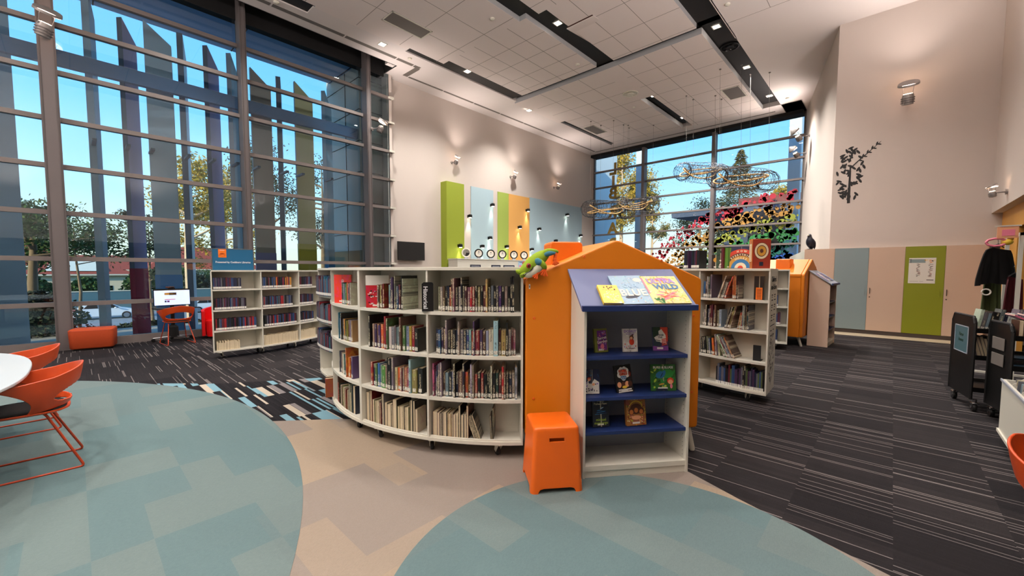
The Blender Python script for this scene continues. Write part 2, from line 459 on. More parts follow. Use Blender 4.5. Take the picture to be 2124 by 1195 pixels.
for y, x0, x1 in ((2.3, 6.5, 11.1), (1.5, 4, 11.1)): jy(y, x0, x1, CEIL)
o = j.build('ceiling_joints'); struct(o)
# shadow line / slot diffuser that zigzags along the border
sl = MB()
for x0, x1 in ((-5, -2.9), (-2.86, -.8), (-.76, 1.3), (1.34, 3.3), (3.34, 5.0), (5.04, 6.5), (6.54, 7.06)): sl.box(x0, x1, 10.50, 10.62, CEIL - .006, CEIL - .0005, 'grille')
sl.box(7.10, 7.30, 10.50, 10.62, CEIL - .006, CEIL - .0005, 'grille'); sl.box(7.18, 7.34, 10.62, 11.3, CEIL - .006, CEIL - .0005, 'grille')
for k in range(8):
    a = 7.38 + k * 1.36; sl.box(a, a + 1.32, 11.24, 11.32, CEIL - .006, CEIL - .0005, 'grille')
sl.box(18.28, 18.36, 3.5, 11.3, CEIL - .006, CEIL - .0005, 'grille')
SLOT = sl.build; tag(sl.build('slot_diffuser'), 'long thin grey slot diffuser zigzagging along the ceiling border', 'air vent')

# ---------------------------------------------------------------- window wall on the left
ZT = [.86 + .865 * k for k in range(7)] + [6.80, CEIL + .1]
GY = YW - .2
def frame_bar(b, x0, x1, y0, y1, z0, z1, m_='alu'): b.box(x0, x1, y0, y1, z0, z1, m_)
win = thing('window_1', 'tall gridded curtain wall of glass behind the orange ottoman', 'window'); del win['label'], win['category']; win['kind'] = 'structure'
XM = [-6.6, -3.35, -.15, 2.93, 6.05]
g = MB(); g.box(-7, 6.9, GY - .006, GY + .006, .12, CEIL + .42, 'glass_clear'); g.build('pane', win)
def prof(b, x, w_, d, m_='alu'):
    # a mullion of two flanges and a web
    y0 = GY - d
    b.box(x - w_ / 2, x + w_ / 2, y0, GY + .05, 0, CEIL + .42, m_)
    b.box(x - w_ / 2 + .014, x - w_ / 2 + .03, y0 - .012, y0, 0, CEIL + .3, 'alu_dark'); b.box(x + w_ / 2 - .03, x + w_ / 2 - .014, y0 - .012, y0, 0, CEIL + .3, 'alu_dark')
for i, x in enumerate(XM):
    b = MB(); prof(b, x, .23 if i in (0, 2) else .13, .27 if i in (0, 2) else .30); b.build('mullion', win)
for a, c in zip([-7] + XM, XM + [6.92]):
    b = MB()
    for z in ZT[:-1]:
        b.box(a, c, GY - .07, GY + .03, z - .042, z + .042, 'rail')
    b.box(a, c, GY - .04, GY + .1, 0, .16, 'rail')
    b.build('transom', win)
b = MB(); b.box(6.86, 6.95, GY - .02, GY + .05, 0, CEIL, 'white_wall')
for z in ZT[:-1]: b.box(6.80, 6.98, GY - .12, GY - .02, z - .028, z + .028, 'case_white')
b.build('end_post', win)
# dark blind pocket above the window
b = MB(); b.box(-7, 6.75, 10.98, 11.5, CEIL + .35, CEIL + .40, 'void_black'); b.box(-7, 6.75, 10.93, 10.96, CEIL - .0, CEIL + .4, 'void_black'); b.box(6.72, 6.76, 10.95, 11.6, CEIL, CEIL + .4, 'void_black')
b.box(-7, 6.7, GY - .02, GY + .2, CEIL - .12, CEIL + .4, 'void_black'); struct(b.build('trim_1'))
wallbox('baseboard_left', -7, 6.9, GY - .03, GY + .1, 0, .12, 'rail')

# ---------------------------------------------------------------- far window
win2 = thing('window_2', 'x', 'x'); del win2['label'], win2['category']; win2['kind'] = 'structure'
GX = XF
g = MB(); g.box(GX - .006, GX + .006, 2.55, YW, 0, CEIL, 'glass_far'); g.build('pane', win2)
YM = [8.95, 5.80]
for y in YM:
    b = MB(); b.box(GX - .28, GX + .04, y - .07, y + .07, 0, CEIL, 'alu'); b.box(GX - .29, GX - .28, y - .045, y - .03, 0, CEIL, 'alu_dark'); b.box(GX - .29, GX - .28, y + .03, y + .045, 0, CEIL, 'alu_dark'); b.build('mullion', win2)
ZT2 = [.86, 1.72, 2.57, 3.38, 4.19, 5.01, 5.82, 6.64]
for a, c in zip([2.6] + YM[::-1], YM[::-1] + [YW]):
    b = MB()
    for z in ZT2: b.box(GX - .10, GX + .03, a, c, z - .038, z + .038, 'rail')
    b.build('transom', win2)
b = MB(); b.box(GX - .35, GX + .2, 2.68, YW, CEIL - .13, CEIL - .002, 'void_black'); b.box(GX - .05, GX + .05, YW - .06, YW, 0, CEIL, 'alu_dark'); b.box(GX - .05, GX + .05, 2.6, 2.68, 0, CEIL, 'alu_dark'); b.build('head', win2)
# ================================================================ BOOKS
PAL = {'r': ('red', (.72, .10, .12)), 'd': ('dark red', (.36, .09, .12)), 'o': ('orange', (.90, .40, .10)), 'y': ('yellow', (.88, .76, .15)),
       'm': ('mustard', (.70, .58, .30)), 'g': ('green', (.36, .58, .24)), 'e': ('dark green', (.12, .26, .20)), 't': ('teal', (.16, .42, .46)),
       'b': ('blue', (.16, .36, .62)), 'n': ('navy', (.10, .13, .26)), 's': ('pale blue', (.56, .68, .74)), 'p': ('purple', (.30, .18, .42)),
       'l': ('lilac', (.56, .50, .66)), 'k': ('black', (.07, .07, .08)), 'a': ('grey', (.46, .46, .48)), 'w': ('white', (.84, .83, .80)),
       'c': ('cream', (.78, .72, .60)), 'h': ('brown', (.42, .26, .17)), 'i': ('pink', (.72, .36, .48)), 'q': ('bright vermilion', (.88, .20, .08))}
def book_material():
    M = bpy.data.materials.new('book_cover'); M.use_nodes = True; nt = M.node_tree; b = nt.nodes['Principled BSDF']; MATS['book_cover'] = M
    b.inputs['Roughness'].default_value = .38; b.inputs['Coat Weight'].default_value = .15
    oi = N(nt, 'ObjectInfo'); tc = N(nt, 'TexCoord'); sp = N(nt, 'SeparateXYZ'); nt.links.new(tc.outputs['Object'], sp.inputs[0])
    rn = oi.outputs['Random']; z = sp.outputs[2]; x = sp.outputs[0]; y = sp.outputs[1]
    hs = N(nt, 'HueSaturation'); nt.links.new(oi.outputs['Color'], hs.inputs['Color'])
    nt.links.new(math_n(nt, 'MULTIPLY_ADD', rn, .22, .39), hs.inputs['Hue']); nt.links.new(math_n(nt, 'MULTIPLY_ADD', rn, .9, .75), hs.inputs['Value'])
    cv = N(nt, 'CombineXYZ'); nt.links.new(math_n(nt, 'MULTIPLY', x, 1.0), cv.inputs[0]); nt.links.new(y, cv.inputs[1]); nt.links.new(math_n(nt, 'MULTIPLY_ADD', rn, 40.0, z), cv.inputs[2])
    nz = N(nt, 'TexNoise', Scale=22, Detail=3); nt.links.new(cv.outputs[0], nz.inputs['Vector'])
    blot = N(nt, 'MapRange'); blot.inputs['From Min'].default_value = .52; blot.inputs['From Max'].default_value = .62; nt.links.new(nz.outputs['Fac'], blot.inputs['Value'])
    # contrast colour: light ink on dark covers, dark ink on light ones
    lum = N(nt, 'RGBToBW'); nt.links.new(oi.outputs['Color'], lum.inputs[0])
    ink = mixc(nt, gt(nt, lum.outputs[0], .18), lin((.80, .76, .64)), lin((.14, .11, .14)))
    # title letters: short bars stacked up the spine
    w1 = whitenoise(nt, fl(nt, z, .0042), math_n(nt, 'FLOOR', math_n(nt, 'MULTIPLY', x, 380.0)), rn)
    w2 = whitenoise(nt, fl(nt, z, .055), 3.0, rn)
    band = math_n(nt, 'MULTIPLY', gt(nt, w1, .5), gt(nt, w2, .42))
    # only in the middle strip of the spine
    ctr = gt(nt, math_n(nt, 'SUBTRACT', .0065, math_n(nt, 'ABSOLUTE', x)), 0.0)
    band = math_n(nt, 'MULTIPLY', band, ctr)
    c = mixc(nt, math_n(nt, 'MULTIPLY', blot.outputs[0], .5), oi.outputs['Color'], hs.outputs['Color'])
    c = mixc(nt, math_n(nt, 'MULTIPLY', band, .75), c, ink)
    nt.links.new(c, b.inputs['Base Color'])
book_material()
mat('spine_sticker', (.86, .85, .80), .6); 
def sticker_material():
    M = MATS['spine_sticker']; nt = M.node_tree; b = nt.nodes['Principled BSDF']; tc = N(nt, 'TexCoord'); sp = N(nt, 'SeparateXYZ'); nt.links.new(tc.outputs['Object'], sp.inputs[0])
    oi = N(nt, 'ObjectInfo')
    w = whitenoise(nt, fl(nt, sp.outputs[2], .005), fl(nt, sp.outputs[0], .0035), oi.outputs['Random'])
    nt.links.new(mixc(nt, math_n(nt, 'MULTIPLY', gt(nt, w, .72), .7), lin((.86, .85, .80)), lin((.12, .12, .12))), b.inputs['Base Color'])
sticker_material()
def book_mesh(t, h, d, pages=False):
    """spine at y=0 facing -Y, thickness along X centred, fore-edge at y=d"""
    k = .0022
    c = MB(); q = min(.003, t * .22)
    c.prism([(-t / 2, q), (-t / 2 + q * .6, .0004), (0, -.0004), (t / 2 - q * .6, .0004), (t / 2, q), (t / 2, d), (t / 2 - k, d), (t / 2 - k, q + k), (-t / 2 + k, q + k), (-t / 2 + k, d), (-t / 2, d)], 0, h, 'book_cover')
    p = MB(); p.box(-t / 2 + k, t / 2 - k, .0055, d - .003, .003, h - .003, 'paper')
    return c, p
NBOOK = [0]
def ordinal(n): return '%d%s' % (n, 'th' if 10 <= n % 100 <= 20 else {1: 'st', 2: 'nd', 3: 'rd'}.get(n % 10, 'th'))
BOOKNAME = 'book'
def add_book(M, t, h, d, key, label, group, out=False, detail=True):
    """M places the spine foot; out=True turns the fore-edge to the reader"""
    c, p = book_mesh(t, h, d)
    o = c.build('book', None)
    if out: M = M @ Matrix.Translation((0, d, 0)) @ Matrix.Rotation(PI, 4, 'Z')
    o.matrix_world = M
    vv = rnd.uniform(.62, .98); gm = sum(PAL[key][1]) / 3
    col = [max(.01, min(1, (x * .78 + gm * .22) * vv * rnd.uniform(.92, 1.08))) for x in PAL[key][1]]
    o.color = (*lin(tuple(min(1, v) for v in col)), 1)
    tag(o, label, 'book', group)
    p.build('page_block', o)
    if detail and not out:
        s = MB(); tt = min(t * .86, .03); s.box(-tt / 2, tt / 2, -.0014, -.0002, .012, .042, 'spine_sticker'); s.build('spine_label', o)
    NBOOK[0] += 1
    return o
def rowsize(tok):
    """token: colour letter, optional T tall / F picture-book / S short / W wide, optional l lean"""
    t = rnd.uniform(.017, .026); h = rnd.uniform(.195, .215); d = .135
    if 'T' in tok: t = rnd.uniform(.011, .017); h = rnd.uniform(.255, .285); d = .205
    if 'F' in tok: t = .016; h = .285; d = .215
    if 'W' in tok: t = .038
    if 'N' in tok: t = .012
    if 'S' in tok: h = .175
    return t, h, d
def size_word(tok): return 'tall' if ('T' in tok or 'F' in tok) else 'thick' if 'W' in tok else 'thin' if 'N' in tok else 'short' if 'S' in tok else 'standard'
def curved_row(toks, cx, cy, R, a0, a1, z, where, group, out=False, inset=.03, max_fill=1.0, lean=None, hmax=.31, detail=True):
    """books from the reader's left (a1) to right (a0); angles fall from back-left to right; a in degrees"""
    r = R - inset; widths = []; toks = toks.split()
    sizes = []
    for tk in toks:
        t, h, d = rowsize(tk); sizes.append([t, min(h, hmax), d])
    avail = abs(math.radians(a1 - a0)) * (r - .0) * max_fill
    tot = sum(s_[0] + .0028 for s_ in sizes); k = min(1.25, avail / tot)
    pos = 0.0; sg = 1 if a0 > a1 else -1
    n = 0
    for tk, (t, h, d) in zip(toks, sizes):
        t *= k; g = .0028 * k
        s0 = pos + t / 2; pos += t + g
        a = math.radians(a1) + sg * s0 / r
        key = tk[0].lower(); n += 1
        fx = -.012 if d > .2 and not out else rnd.uniform(0, .016)
        rr = r - fx
        M = Matrix.Translation((cx + rr * math.cos(a), cy + rr * math.sin(a), z + .0008)) @ Matrix.Rotation(a - PI / 2 + PI, 4, 'Z')
        # local +Y must point to the centre
        if lean and lean[0] <= n <= lean[1]:
            M = M @ Matrix.Translation((0, 0, (t / 2) * math.sin(abs(lean[2])))) @ Matrix.Rotation(lean[2], 4, 'Y')
        nm = PAL[key][0]
        side = 'fore-edge out' if out else 'spine out'
        add_book(M, t, h, d, key, f'{size_word(tk)} {nm} book, {ordinal(n)} from left, {where}', group, out, detail)
# local frame check: rotation by a-PI/2+PI turns +Y (0,1) into direction -(cos a, sin a)

def arc(cx, cy, R, a0, a1, n=14): return [(cx + R * math.cos(math.radians(a0 + (a1 - a0) * i / n)), cy + R * math.sin(math.radians(a0 + (a1 - a0) * i / n))) for i in range(n + 1)]
LEVELS = [.147, .488, .838, 1.188]
def caster(root, x, y, rz=0.0, s=1.0):
    M = Matrix.Translation((x, y, 0)) @ Matrix.Rotation(rz, 4, 'Z')
    b = MB(); b.M = M; b.box(-.05, .05, -.035, .035, .108, .125, 'case_white')
    b.extr([(-.022, -.022, .11), (.035, -.022, .11), (.05, -.022, .045), (.03, -.022, .03)], (0, .004, 0), 'case_white')
    b.extr([(-.022, .018, .11), (.035, .018, .11), (.05, .018, .045), (.03, .018, .03)], (0, .004, 0), 'case_white')
    c = b.build('caster', root)
    w = MB(); w.M = M @ Matrix.Translation((.035, 0, .035)) @ Matrix.Rotation(PI / 2, 4, 'X'); w.lathe([(.006, -.014), (.03, -.014), (.035, -.008), (.035, .008), (.03, .014), (.006, .014)], 'rubber', 20)
    w.build('wheel', c, smooth=40)
    return c
def curved_case(label, cx, cy, R, a0, a1, depth=.46, bays=2, group=None, name='curved_bookcase', top_z=1.545, mid=.5):
    """a0 = angle of the reader's right end, a1 = left end (a0>a1)"""
    root = thing(name, label, 'bookcase', (0, 0, 0), 0, group)
    Ri = R - depth; Rm = R - depth * mid
    for i, z in enumerate(LEVELS):
        b = MB(); o_ = arc(cx, cy, R - (0 if i == 0 else .004), a0, a1) + arc(cx, cy, Ri, a1, a0)
        b.prism(o_, z - .027, z, 'case_white')
        if i == 0: b.prism(arc(cx, cy, R - .01, a0, a1) + arc(cx, cy, R - .03, a1, a0), z, z + .012, 'case_white')
        b.build('shelf', root)
    b = MB(); b.prism(arc(cx, cy, R + .006, a0, a1) + arc(cx, cy, Ri - .006, a1, a0), top_z - .026, top_z, 'case_white'); b.build('top_board', root, bevel=.002)
    b = MB(); b.prism(arc(cx, cy, Rm + .006, a0 - .4, a1 + .4) + arc(cx, cy, Rm - .006, a1 + .4, a0 - .4), .14, top_z - .02, 'case_white'); b.build('back_panel', root)
    for k in range(bays + 1):
        a = math.radians(a0 + (a1 - a0) * k / bays); end = k in (0, bays)
        off = 0 if not end else (-.0085 if k == 0 else .0085) / R
        a += off; u = Vector((math.cos(a), math.sin(a))); n = Vector((-u.y, u.x)) * (.008 if end else .008)
        c = Vector((cx, cy)); r1 = R - .002; p = [c + u * r1 + n, c + u * Ri + n, c + u * Ri - n, c + u * r1 - n]
        b = MB(); b.prism([tuple(q) for q in p], .12, top_z - .026, 'case_white'); b.build('side_panel' if end else 'divider', root)
    for k in (.12, .5, .88):
        a = math.radians(a0 + (a1 - a0) * k)
        for r_ in (R - .07, Ri + .07): caster(root, cx + r_ * math.cos(a), cy + r_ * math.sin(a), a + PI + .6)
    return root
FC = (3.874, 3.661, 2.141)
FA = [226.4, 205.4, 184.2, 163.2, 142.2]
curved_case('white curved bookcase module on casters, right up against the orange playhouse', *FC, FA[0], FA[2])
curved_case('white curved bookcase module curving away behind, joined to the one with the Historical sign', *FC, FA[2], FA[4])
GB = 'books on the front curved bookcase'
e_ = .55
def frow(toks, bay, lvl, out=False, fill=1.0, lean=None, start=0.0, **k):
    a_r, a_l = FA[bay], FA[bay + 1]
    names = ['top row', 'second row', 'third row', 'bottom row']
    bn = ['right bay', 'middle bay', 'left bay', 'far bay'][bay]
    curved_row(toks, *FC, a_r - e_, a_l + e_ + start, LEVELS[3 - lvl], f'{names[lvl]}, {bn} of front curved case', GB, out, max_fill=fill, lean=lean, **k)
# right bay
frow('c c h k n o dT iT k a nT aN d i r r k m k d mT k a k n p k c k kT kT', 0, 0, fill=.93, start=1.55)
frow('n b p h lT k h k n cT a k b s rN pT rW p h l cW sTW d mW kT a dN i', 0, 1, fill=.95, start=.9)
frow('iT b nT aT lT h s n b kT n hW nT o h wTN cT r k r kN kN kN kN wTN k e d rT hT k n c sT', 0, 2, fill=.97, start=.3)
frow('cW c cN cN c cN m cN c c kT c c hT', 0, 3, out=True, fill=.43, hmax=.275)
FRR = math.radians
# leaning dark books at the right of the bottom row
frow('k n k k k', 0, 3, out=True, fill=.16, start=9.6, lean=(1, 5, -.33), hmax=.27)
frow('c cN kT', 0, 3, out=True, fill=.10, start=13.4, lean=(1, 2, -.05), hmax=.275)
# middle bay
frow('a', 1, 0, fill=.03, start=1.5)
frow('cN h m d r', 1, 0, fill=.15, start=5.6)
frow('sW s aTN pTW p aF b i d aN n kF cT', 1, 0, fill=.45, start=9.2)
frow('kF hN cN p m p o r rF gT w w aN sN s hF g s y r k', 1, 1, fill=.86, start=2.6)
frow('r n g b s gW c kTW aF c o i cN o i sF mW kW', 1, 2, fill=.92, start=2.6)
frow('cTW nF rF c g m cN rN dT aF c kW cN kTW c m cN cN c mT aT kT c', 1, 3, out=True, fill=1.0, start=.1, hmax=.29)
# left bay
frow('k t s g o n i w', 2, 0, fill=.56, start=8.4)
frow('k e tT s p kT aN o y kN y h l m', 2, 1, fill=.80, start=4.2)
frow('k lN p c wW t bN e g oT oW d p', 2, 2, fill=.80, start=4.2)
frow('wT dT r rN hT eN c c m gN w k r c eT hN wT g tT nTW', 2, 3, out=True, fill=1.0, start=.8, hmax=.27)
# large red picture book and red-and-white book shown with the front cover turned
def cover_book(name_label, w, h, t, M, key, art=None, group=None, cat='book', sticker=True, name='book'):
    """a book whose front cover faces +Z of M (local x right, y up)"""
    c = MB(); k = .002
    c.box(-w / 2, w / 2, -h / 2, h / 2, t - k, t, 'book_cover'); c.box(-w / 2, w / 2, -h / 2, h / 2, 0, k, 'book_cover'); c.box(-w / 2, -w / 2 + k, -h / 2, h / 2, k, t - k, 'book_cover')
    o = c.build(name); o.matrix_world = M; o.color = (*lin(PAL[key][1] if isinstance(key, str) else key), 1)
    tag(o, name_label, cat, group)
    p = MB(); p.box(-w / 2 + k, w / 2 - .003, -h / 2 + .003, h / 2 - .003, k, t - k, 'paper'); p.build('page_block', o)
    if sticker: q = MB(); q.box(-w * .22, w * .16, -h / 2 + .012, -h / 2 + .026, t, t + .0006, 'paper_white'); q.build('barcode_label', o)
    NBOOK[0] += 1
    return o
def polar_M(r, a, z, yaw=0.0):
    a = math.radians(a); u = Vector((math.cos(a), math.sin(a), 0)); up = Vector((0, 0, 1)); right = up.cross(u)   # right as seen by a reader outside
    M = wall_M((FC[0] + r * u.x, FC[1] + r * u.y, z), right, up)
    return M @ Matrix.Rotation(yaw, 4, 'Y')
o = cover_book('large bright vermilion picture book standing at the left end of the top row', .21, .285, .014, polar_M(FC[2] - .085, 169.3, 1.188 + .1435, .62), 'q', group=None, sticker=True)
b = MB()
for k in range(5): b.tube([(.0 + .012 * math.cos(a * .4), .06 + .012 * math.sin(a * .4) + k * .006, .0146) for a in range(16)], .0009, 'white_ink', 5, closed=True)
b.build('cover_art', o)
o = cover_book('red and white patterned hardback with its cover turned outwards, top row of the middle bay', .20, .285, .022, polar_M(FC[2] - .09, 188.7, 1.188 + .1435, .75), 'r', group=None)
b = MB(); b.box(-.1, .1, .055, .1425, .022, .0226, 'paper_white')
rr = random.Random(3)
for k in range(26):
    x = rr.uniform(-.09, .03); y = rr.uniform(-.12, .0); b.box(x, x + rr.uniform(.008, .02), y, y + rr.uniform(.004, .012), .022, .0228, rr.choice(['paper_white', 'black_ink', 'paper_white']))
b.build('cover_art', o)
# bookend sign
hs = thing('bookend_sign', 'black bookend sign with white lettering reading Historical, top row of curved bookcase', 'sign')
M = polar_M(FC[2] + .004, 205.6, 1.188 + .118, .52); b = MB()
pr = [(-.046, -.117), (.046, -.117), (.046, .100)] + [(.046 - .018 + .018 * math.cos(a), .100 + .018 * math.sin(a)) for a in (0, .5, 1.0, 1.57)] + [(-.030, .118), (-.046, .104)]
b.extr([(x, y, 0) for x, y in pr], (0, 0, .003), 'black'); b.box(-.046, .046, -.117, -.114, -.11, 0, 'black')
b.M = M; b.v = [M @ v for v in b.v]; o = b.build('plate', hs)
me = text('Historical', .047, 'white_ink', bold=.0012); place_mesh(me, 'lettering', hs, M @ Matrix.Translation((-.018, -.006, .0035)) @ Matrix.Rotation(-PI / 2, 4, 'Z'))

# third curved module, farther back, only its left edge shows past the front case
TC = (4.336, 5.139, 2.141)
curved_case('white curved bookcase seen edge-on behind the front case, its lowest bay empty', *TC, 183.4, 162.1, bays=1)
EDGE = [(183.0, 164.0, lv) for lv in (1, 2, 3)]
curved_row('nW oW', *FC, 161.8, 157.5, LEVELS[0], 'jutting out low at the curve of front case', GB, inset=-.07, hmax=.25)

# ---- right-hand bookcase
RC = (7.358, 1.066, 2.141); RA = [182.3, 161.0, 139.7]
rc = curved_case('white curved bookcase with printed end panel behind the orange playhouse', *RC, RA[0], RA[2], depth=.50)
def rrow(toks, lvl, fill, lean=None, start=0.0, out=False, **k):
    names = ['top row', 'second row', 'third row', 'bottom row']
    curved_row(toks, *RC, RA[0] - .6, RA[1] + .5 + start, LEVELS[3 - lvl], f'{names[lvl]} of printed-end bookcase', 'books on the bookcase with the printed end panel', out, max_fill=fill, lean=lean, **k)
PAL['r2'] = PAL['r']
rrow('b d cT eT lF', 0, .22, start=.2)
rrow('h cT t a r oT', 0, .20, lean=(1, 6, .30), start=5.4)
rrow('oT oTW oT dT d', 0, .16, start=10.4)
rrow('a a kT a dT dT aN hT c s', 1, .36, start=.2)
rrow('kT aT h mT hT', 1, .16, lean=(1, 5, .26), start=8.2)
rrow('o m g k r h aT sT cT aT m hT t n nF', 1, .42, start=12.0, lean=(1, 3, .15))
rrow('k n k c b k o d lT c', 2, .34, lean=(1, 10, -.10), start=.2)
rrow('cT gT wT rT sT sT a oT hT', 2, .30, lean=(1, 9, -.46), start=8.4)
rrow('kT kTW kTW', 3, .12, start=14.2)
# dark picture books and the bookend on the right case
def rc_pt(r, a, z=0.0): a = math.radians(a); return Vector((RC[0] + r * math.cos(a), RC[1] + r * math.sin(a), z))
def rc_M(r, a, z, yaw=0.0):
    a_ = math.radians(a); u = Vector((math.cos(a_), math.sin(a_), 0)); up = Vector((0, 0, 1)); right = up.cross(u)
    return wall_M(rc_pt(r, a, z), right, up) @ Matrix.Rotation(yaw, 4, 'Y')
o = cover_book('black picture book with orange label standing cover-out, top row of printed-end bookcase', .10, .27, .03, rc_M(2.02, 178.9, 1.188 + .136), 'k', sticker=False)
b = MB(); b.box(-.03, .035, -.13, .005, .03, .031, 'sign_orange')
for k in range(9): b.box(-.02, .025, -.12 + k * .013, -.115 + k * .013, .031, .0315, 'black_ink')
b.build('cover_label', o)
b = MB(); M = rc_M(2.05, 179.3, .488); b.M = M; b.box(-.05, .03, 0, .18, 0, .003, 'black_soft'); b.box(-.05, .03, 0, .003, -.12, 0, 'black_soft'); o = b.build('bookend'); tag(o, 'black metal bookend beside the slumped books, third row of printed-end bookcase', 'bookend')
# end panel print: lettering and a leafy sketch
ea = math.radians(RA[0]); eu = Vector((math.cos(ea), math.sin(ea), 0)); en = Vector((-eu.y, eu.x, 0))  # en points +angle = outward at the right end
org = rc_pt(RC[2] - .25, RA[0]) + en * .0005
EM = wall_M(org + Vector((0, 0, 0)), -eu, (0, 0, 1))
nrm = (-eu).cross(Vector((0, 0, 1)))
if nrm.dot(en) < 0: EM = wall_M(org, eu, (0, 0, 1))
me = text("Children's\nnon-fiction", .088, 'black_soft', sx=.95); place_mesh(me, 'lettering', rc, EM @ Matrix.Translation((0, 1.38, .001)))
b = MB(); b.M = EM; rr = random.Random(5)
for k in range(9):
    z = 1.24 - k * .058
    for x in (-.13, .04):
        if k == 6: b.box(-.16, .14, z, z + .010, .0, .001, 'black_soft'); break
        w_ = rr.uniform(.05, .11); b.box(x, x + w_, z, z + .012, .0, .001, 'black_soft')
        if k in (0, 2, 4): b.box(x + .01, x + w_ * .7, z - .022, z - .012, .0, .001, 'black_soft')
b.build('list_lettering', rc)
b = MB(); b.M = EM
for k in range(120):
    z = rr.uniform(.22, .78); sp_ = math.sin((z - .2) / .62 * PI) * .15 + .02; x = rr.uniform(-sp_, sp_); a = math.copysign(rr.uniform(.4, 1.1), x); L_ = rr.uniform(.03, .06)
    dx, dz = math.sin(a) * L_, math.cos(a) * L_; nx, nz = -dz * .16, dx * .16
    b.extr([(x, z, 0), (x + dx * .5 + nx, z + dz * .5 + nz, 0), (x + dx, z + dz, 0), (x + dx * .5 - nx, z + dz * .5 - nz, 0)], (0, 0, .001), 'grille')
b.box(-.004, .004, .2, .8, 0, .001, 'grille')
b.build('leaf_print', rc)

# things standing on top of the right case
TZ = 1.546
o = cover_book('large picture book How Everything Works standing on top of printed-end bookcase', .25, .255, .015, rc_M(RC[2] - .16, 172.8, TZ + .13, 0) @ Matrix.Rotation(-.12, 4, 'X'), 'n')
HB = o
def arch_letters(root, s, r, cx, cy, size, mt, z, a_span):
    n = len(s)
    for i, ch in enumerate(s):
        if ch == ' ': continue
        a = a_span / 2 - a_span * i / max(1, n - 1)
        me = text(ch, size, mt, bold=.0012); M = Matrix.Translation((cx + r * math.sin(-a), cy + r * math.cos(a), z)) @ Matrix.Rotation(a, 4, 'Z')
        me.transform(M); yield me
def merge_meshes(meshes, name, parent):
    bm = bmesh.new()
    for m_ in meshes: bm.from_mesh(m_)
    me = bpy.data.meshes.new(name); bm.to_mesh(me); bm.free()
    for mt in meshes[0].materials: me.materials.append(mt)
    o = bpy.data.objects.new(name, me); COL.objects.link(o); o.parent = parent; return o
mat('art_red', (.78, .22, .10), .5); mat('art_blue', (.16, .42, .62), .5); mat('art_yellow', (.90, .75, .22), .5); mat('art_pink', (.86, .46, .55), .5); mat('art_purple', (.45, .20, .52), .5)
mat('art_green', (.16, .50, .20), .5); mat('art_lime', (.62, .72, .22), .5); mat('art_skin', (.88, .62, .46), .6); mat('art_brown', (.30, .15, .09), .6); mat('art_sky', (.62, .74, .84), .5)
mat('art_white', (.90, .88, .84), .6); mat('art_navy', (.06, .09, .18), .5); mat('art_lilac', (.62, .52, .76), .5); mat('art_gold', (.76, .56, .20), .5); mat('art_cream', (.88, .83, .70), .6); mat('art_darkgreen', (.06, .20, .10), .6)
def ring_band(b, r0, r1, cy, z, mt, a0=0, a1=PI, clip=.125, n=24):
    for i in range(n):
        a, c = a0 + (a1 - a0) * i / n, a0 + (a1 - a0) * (i + 1) / n
        q = [(r * math.cos(t), cy + r * math.sin(t), z) for r, t in ((r0, a), (r1, a), (r1, c), (r0, c))]
        q = [(max(-clip, min(clip, x)), y, zz) for x, y, zz in q]
        b.add(q, [(0, 1, 2, 3)], mt)
b = MB()
for i, (r0, r1, mt) in enumerate(((.18, .225, 'art_red'), (.145, .18, 'art_brown'), (.105, .145, 'art_gold'), (.065, .105, 'art_blue'), (.03, .065, 'art_cream'), (.0, .03, 'art_red'))):
    ring_band(b, r0, r1, -.127, .0158 + i * .0001, mt)
b.build('cover_art', HB)
ms = list(arch_letters(HB, 'HOW', .20, 0, -.127, .032, 'art_cream', .0165, .42)) + list(arch_letters(HB, 'EVERYTHING', .158, 0, -.127, .030, 'art_cream', .0165, 1.5)) + list(arch_letters(HB, 'WORKS', .118, 0, -.127, .030, 'art_white', .0165, .95))
merge_meshes(ms, 'title_lettering', HB)
# orange boxed volume
bx = thing('boxed_set', 'tall orange and red boxed volume with round gold emblem, top of printed-end bookcase', 'boxed set', rc_pt(RC[2] - .17, 178.2, TZ), math.radians(-58))
b = MB(); b.box(-.095, .095, -.05, .05, 0, .335, 'orange_vinyl'); b.build('box', bx, bevel=.002)
mat('box_red', (.55, .16, .07), .5); mat('box_side', (.72, .42, .20), .5)
b = MB(); b.box(-.094, .094, -.0515, -.05, .002, .333, 'box_red'); b.box(-.0965, -.095, -.045, .045, .01, .325, 'box_side'); b.build('face_panel', bx)
b = MB(); ms = []
for r0, r1, mt in ((.0, .018, 'art_brown'), (.018, .045, 'art_gold'), (.045, .052, 'art_brown'), (.052, .072, 'art_cream'), (.072, .076, 'art_brown')):
    n = 28
    for i in range(n):
        a, c = 2 * PI * i / n, 2 * PI * (i + 1) / n
        b.add([(r * math.cos(t), -.0522, .20 + r * 1.25 * math.sin(t)) for r, t in ((r0, a), (r1, a), (r1, c), (r0, c))], [(0, 1, 2, 3)], mt)
b.box(-.02, .02, -.0525, -.051, .03, .075, 'art_navy'); b.build('emblem', bx)
b = MB(); b.box(-.0975, -.096, -.032, .032, .08, .28, 'art_cream')
for k in range(10): b.box(-.0982, -.0975, -.016, .014, .25 - k * .015, .254 - k * .015, 'box_side')
b.box(-.0982, -.0975, -.01, .012, .09, .10, 'art_red'); b.build('side_label', bx)
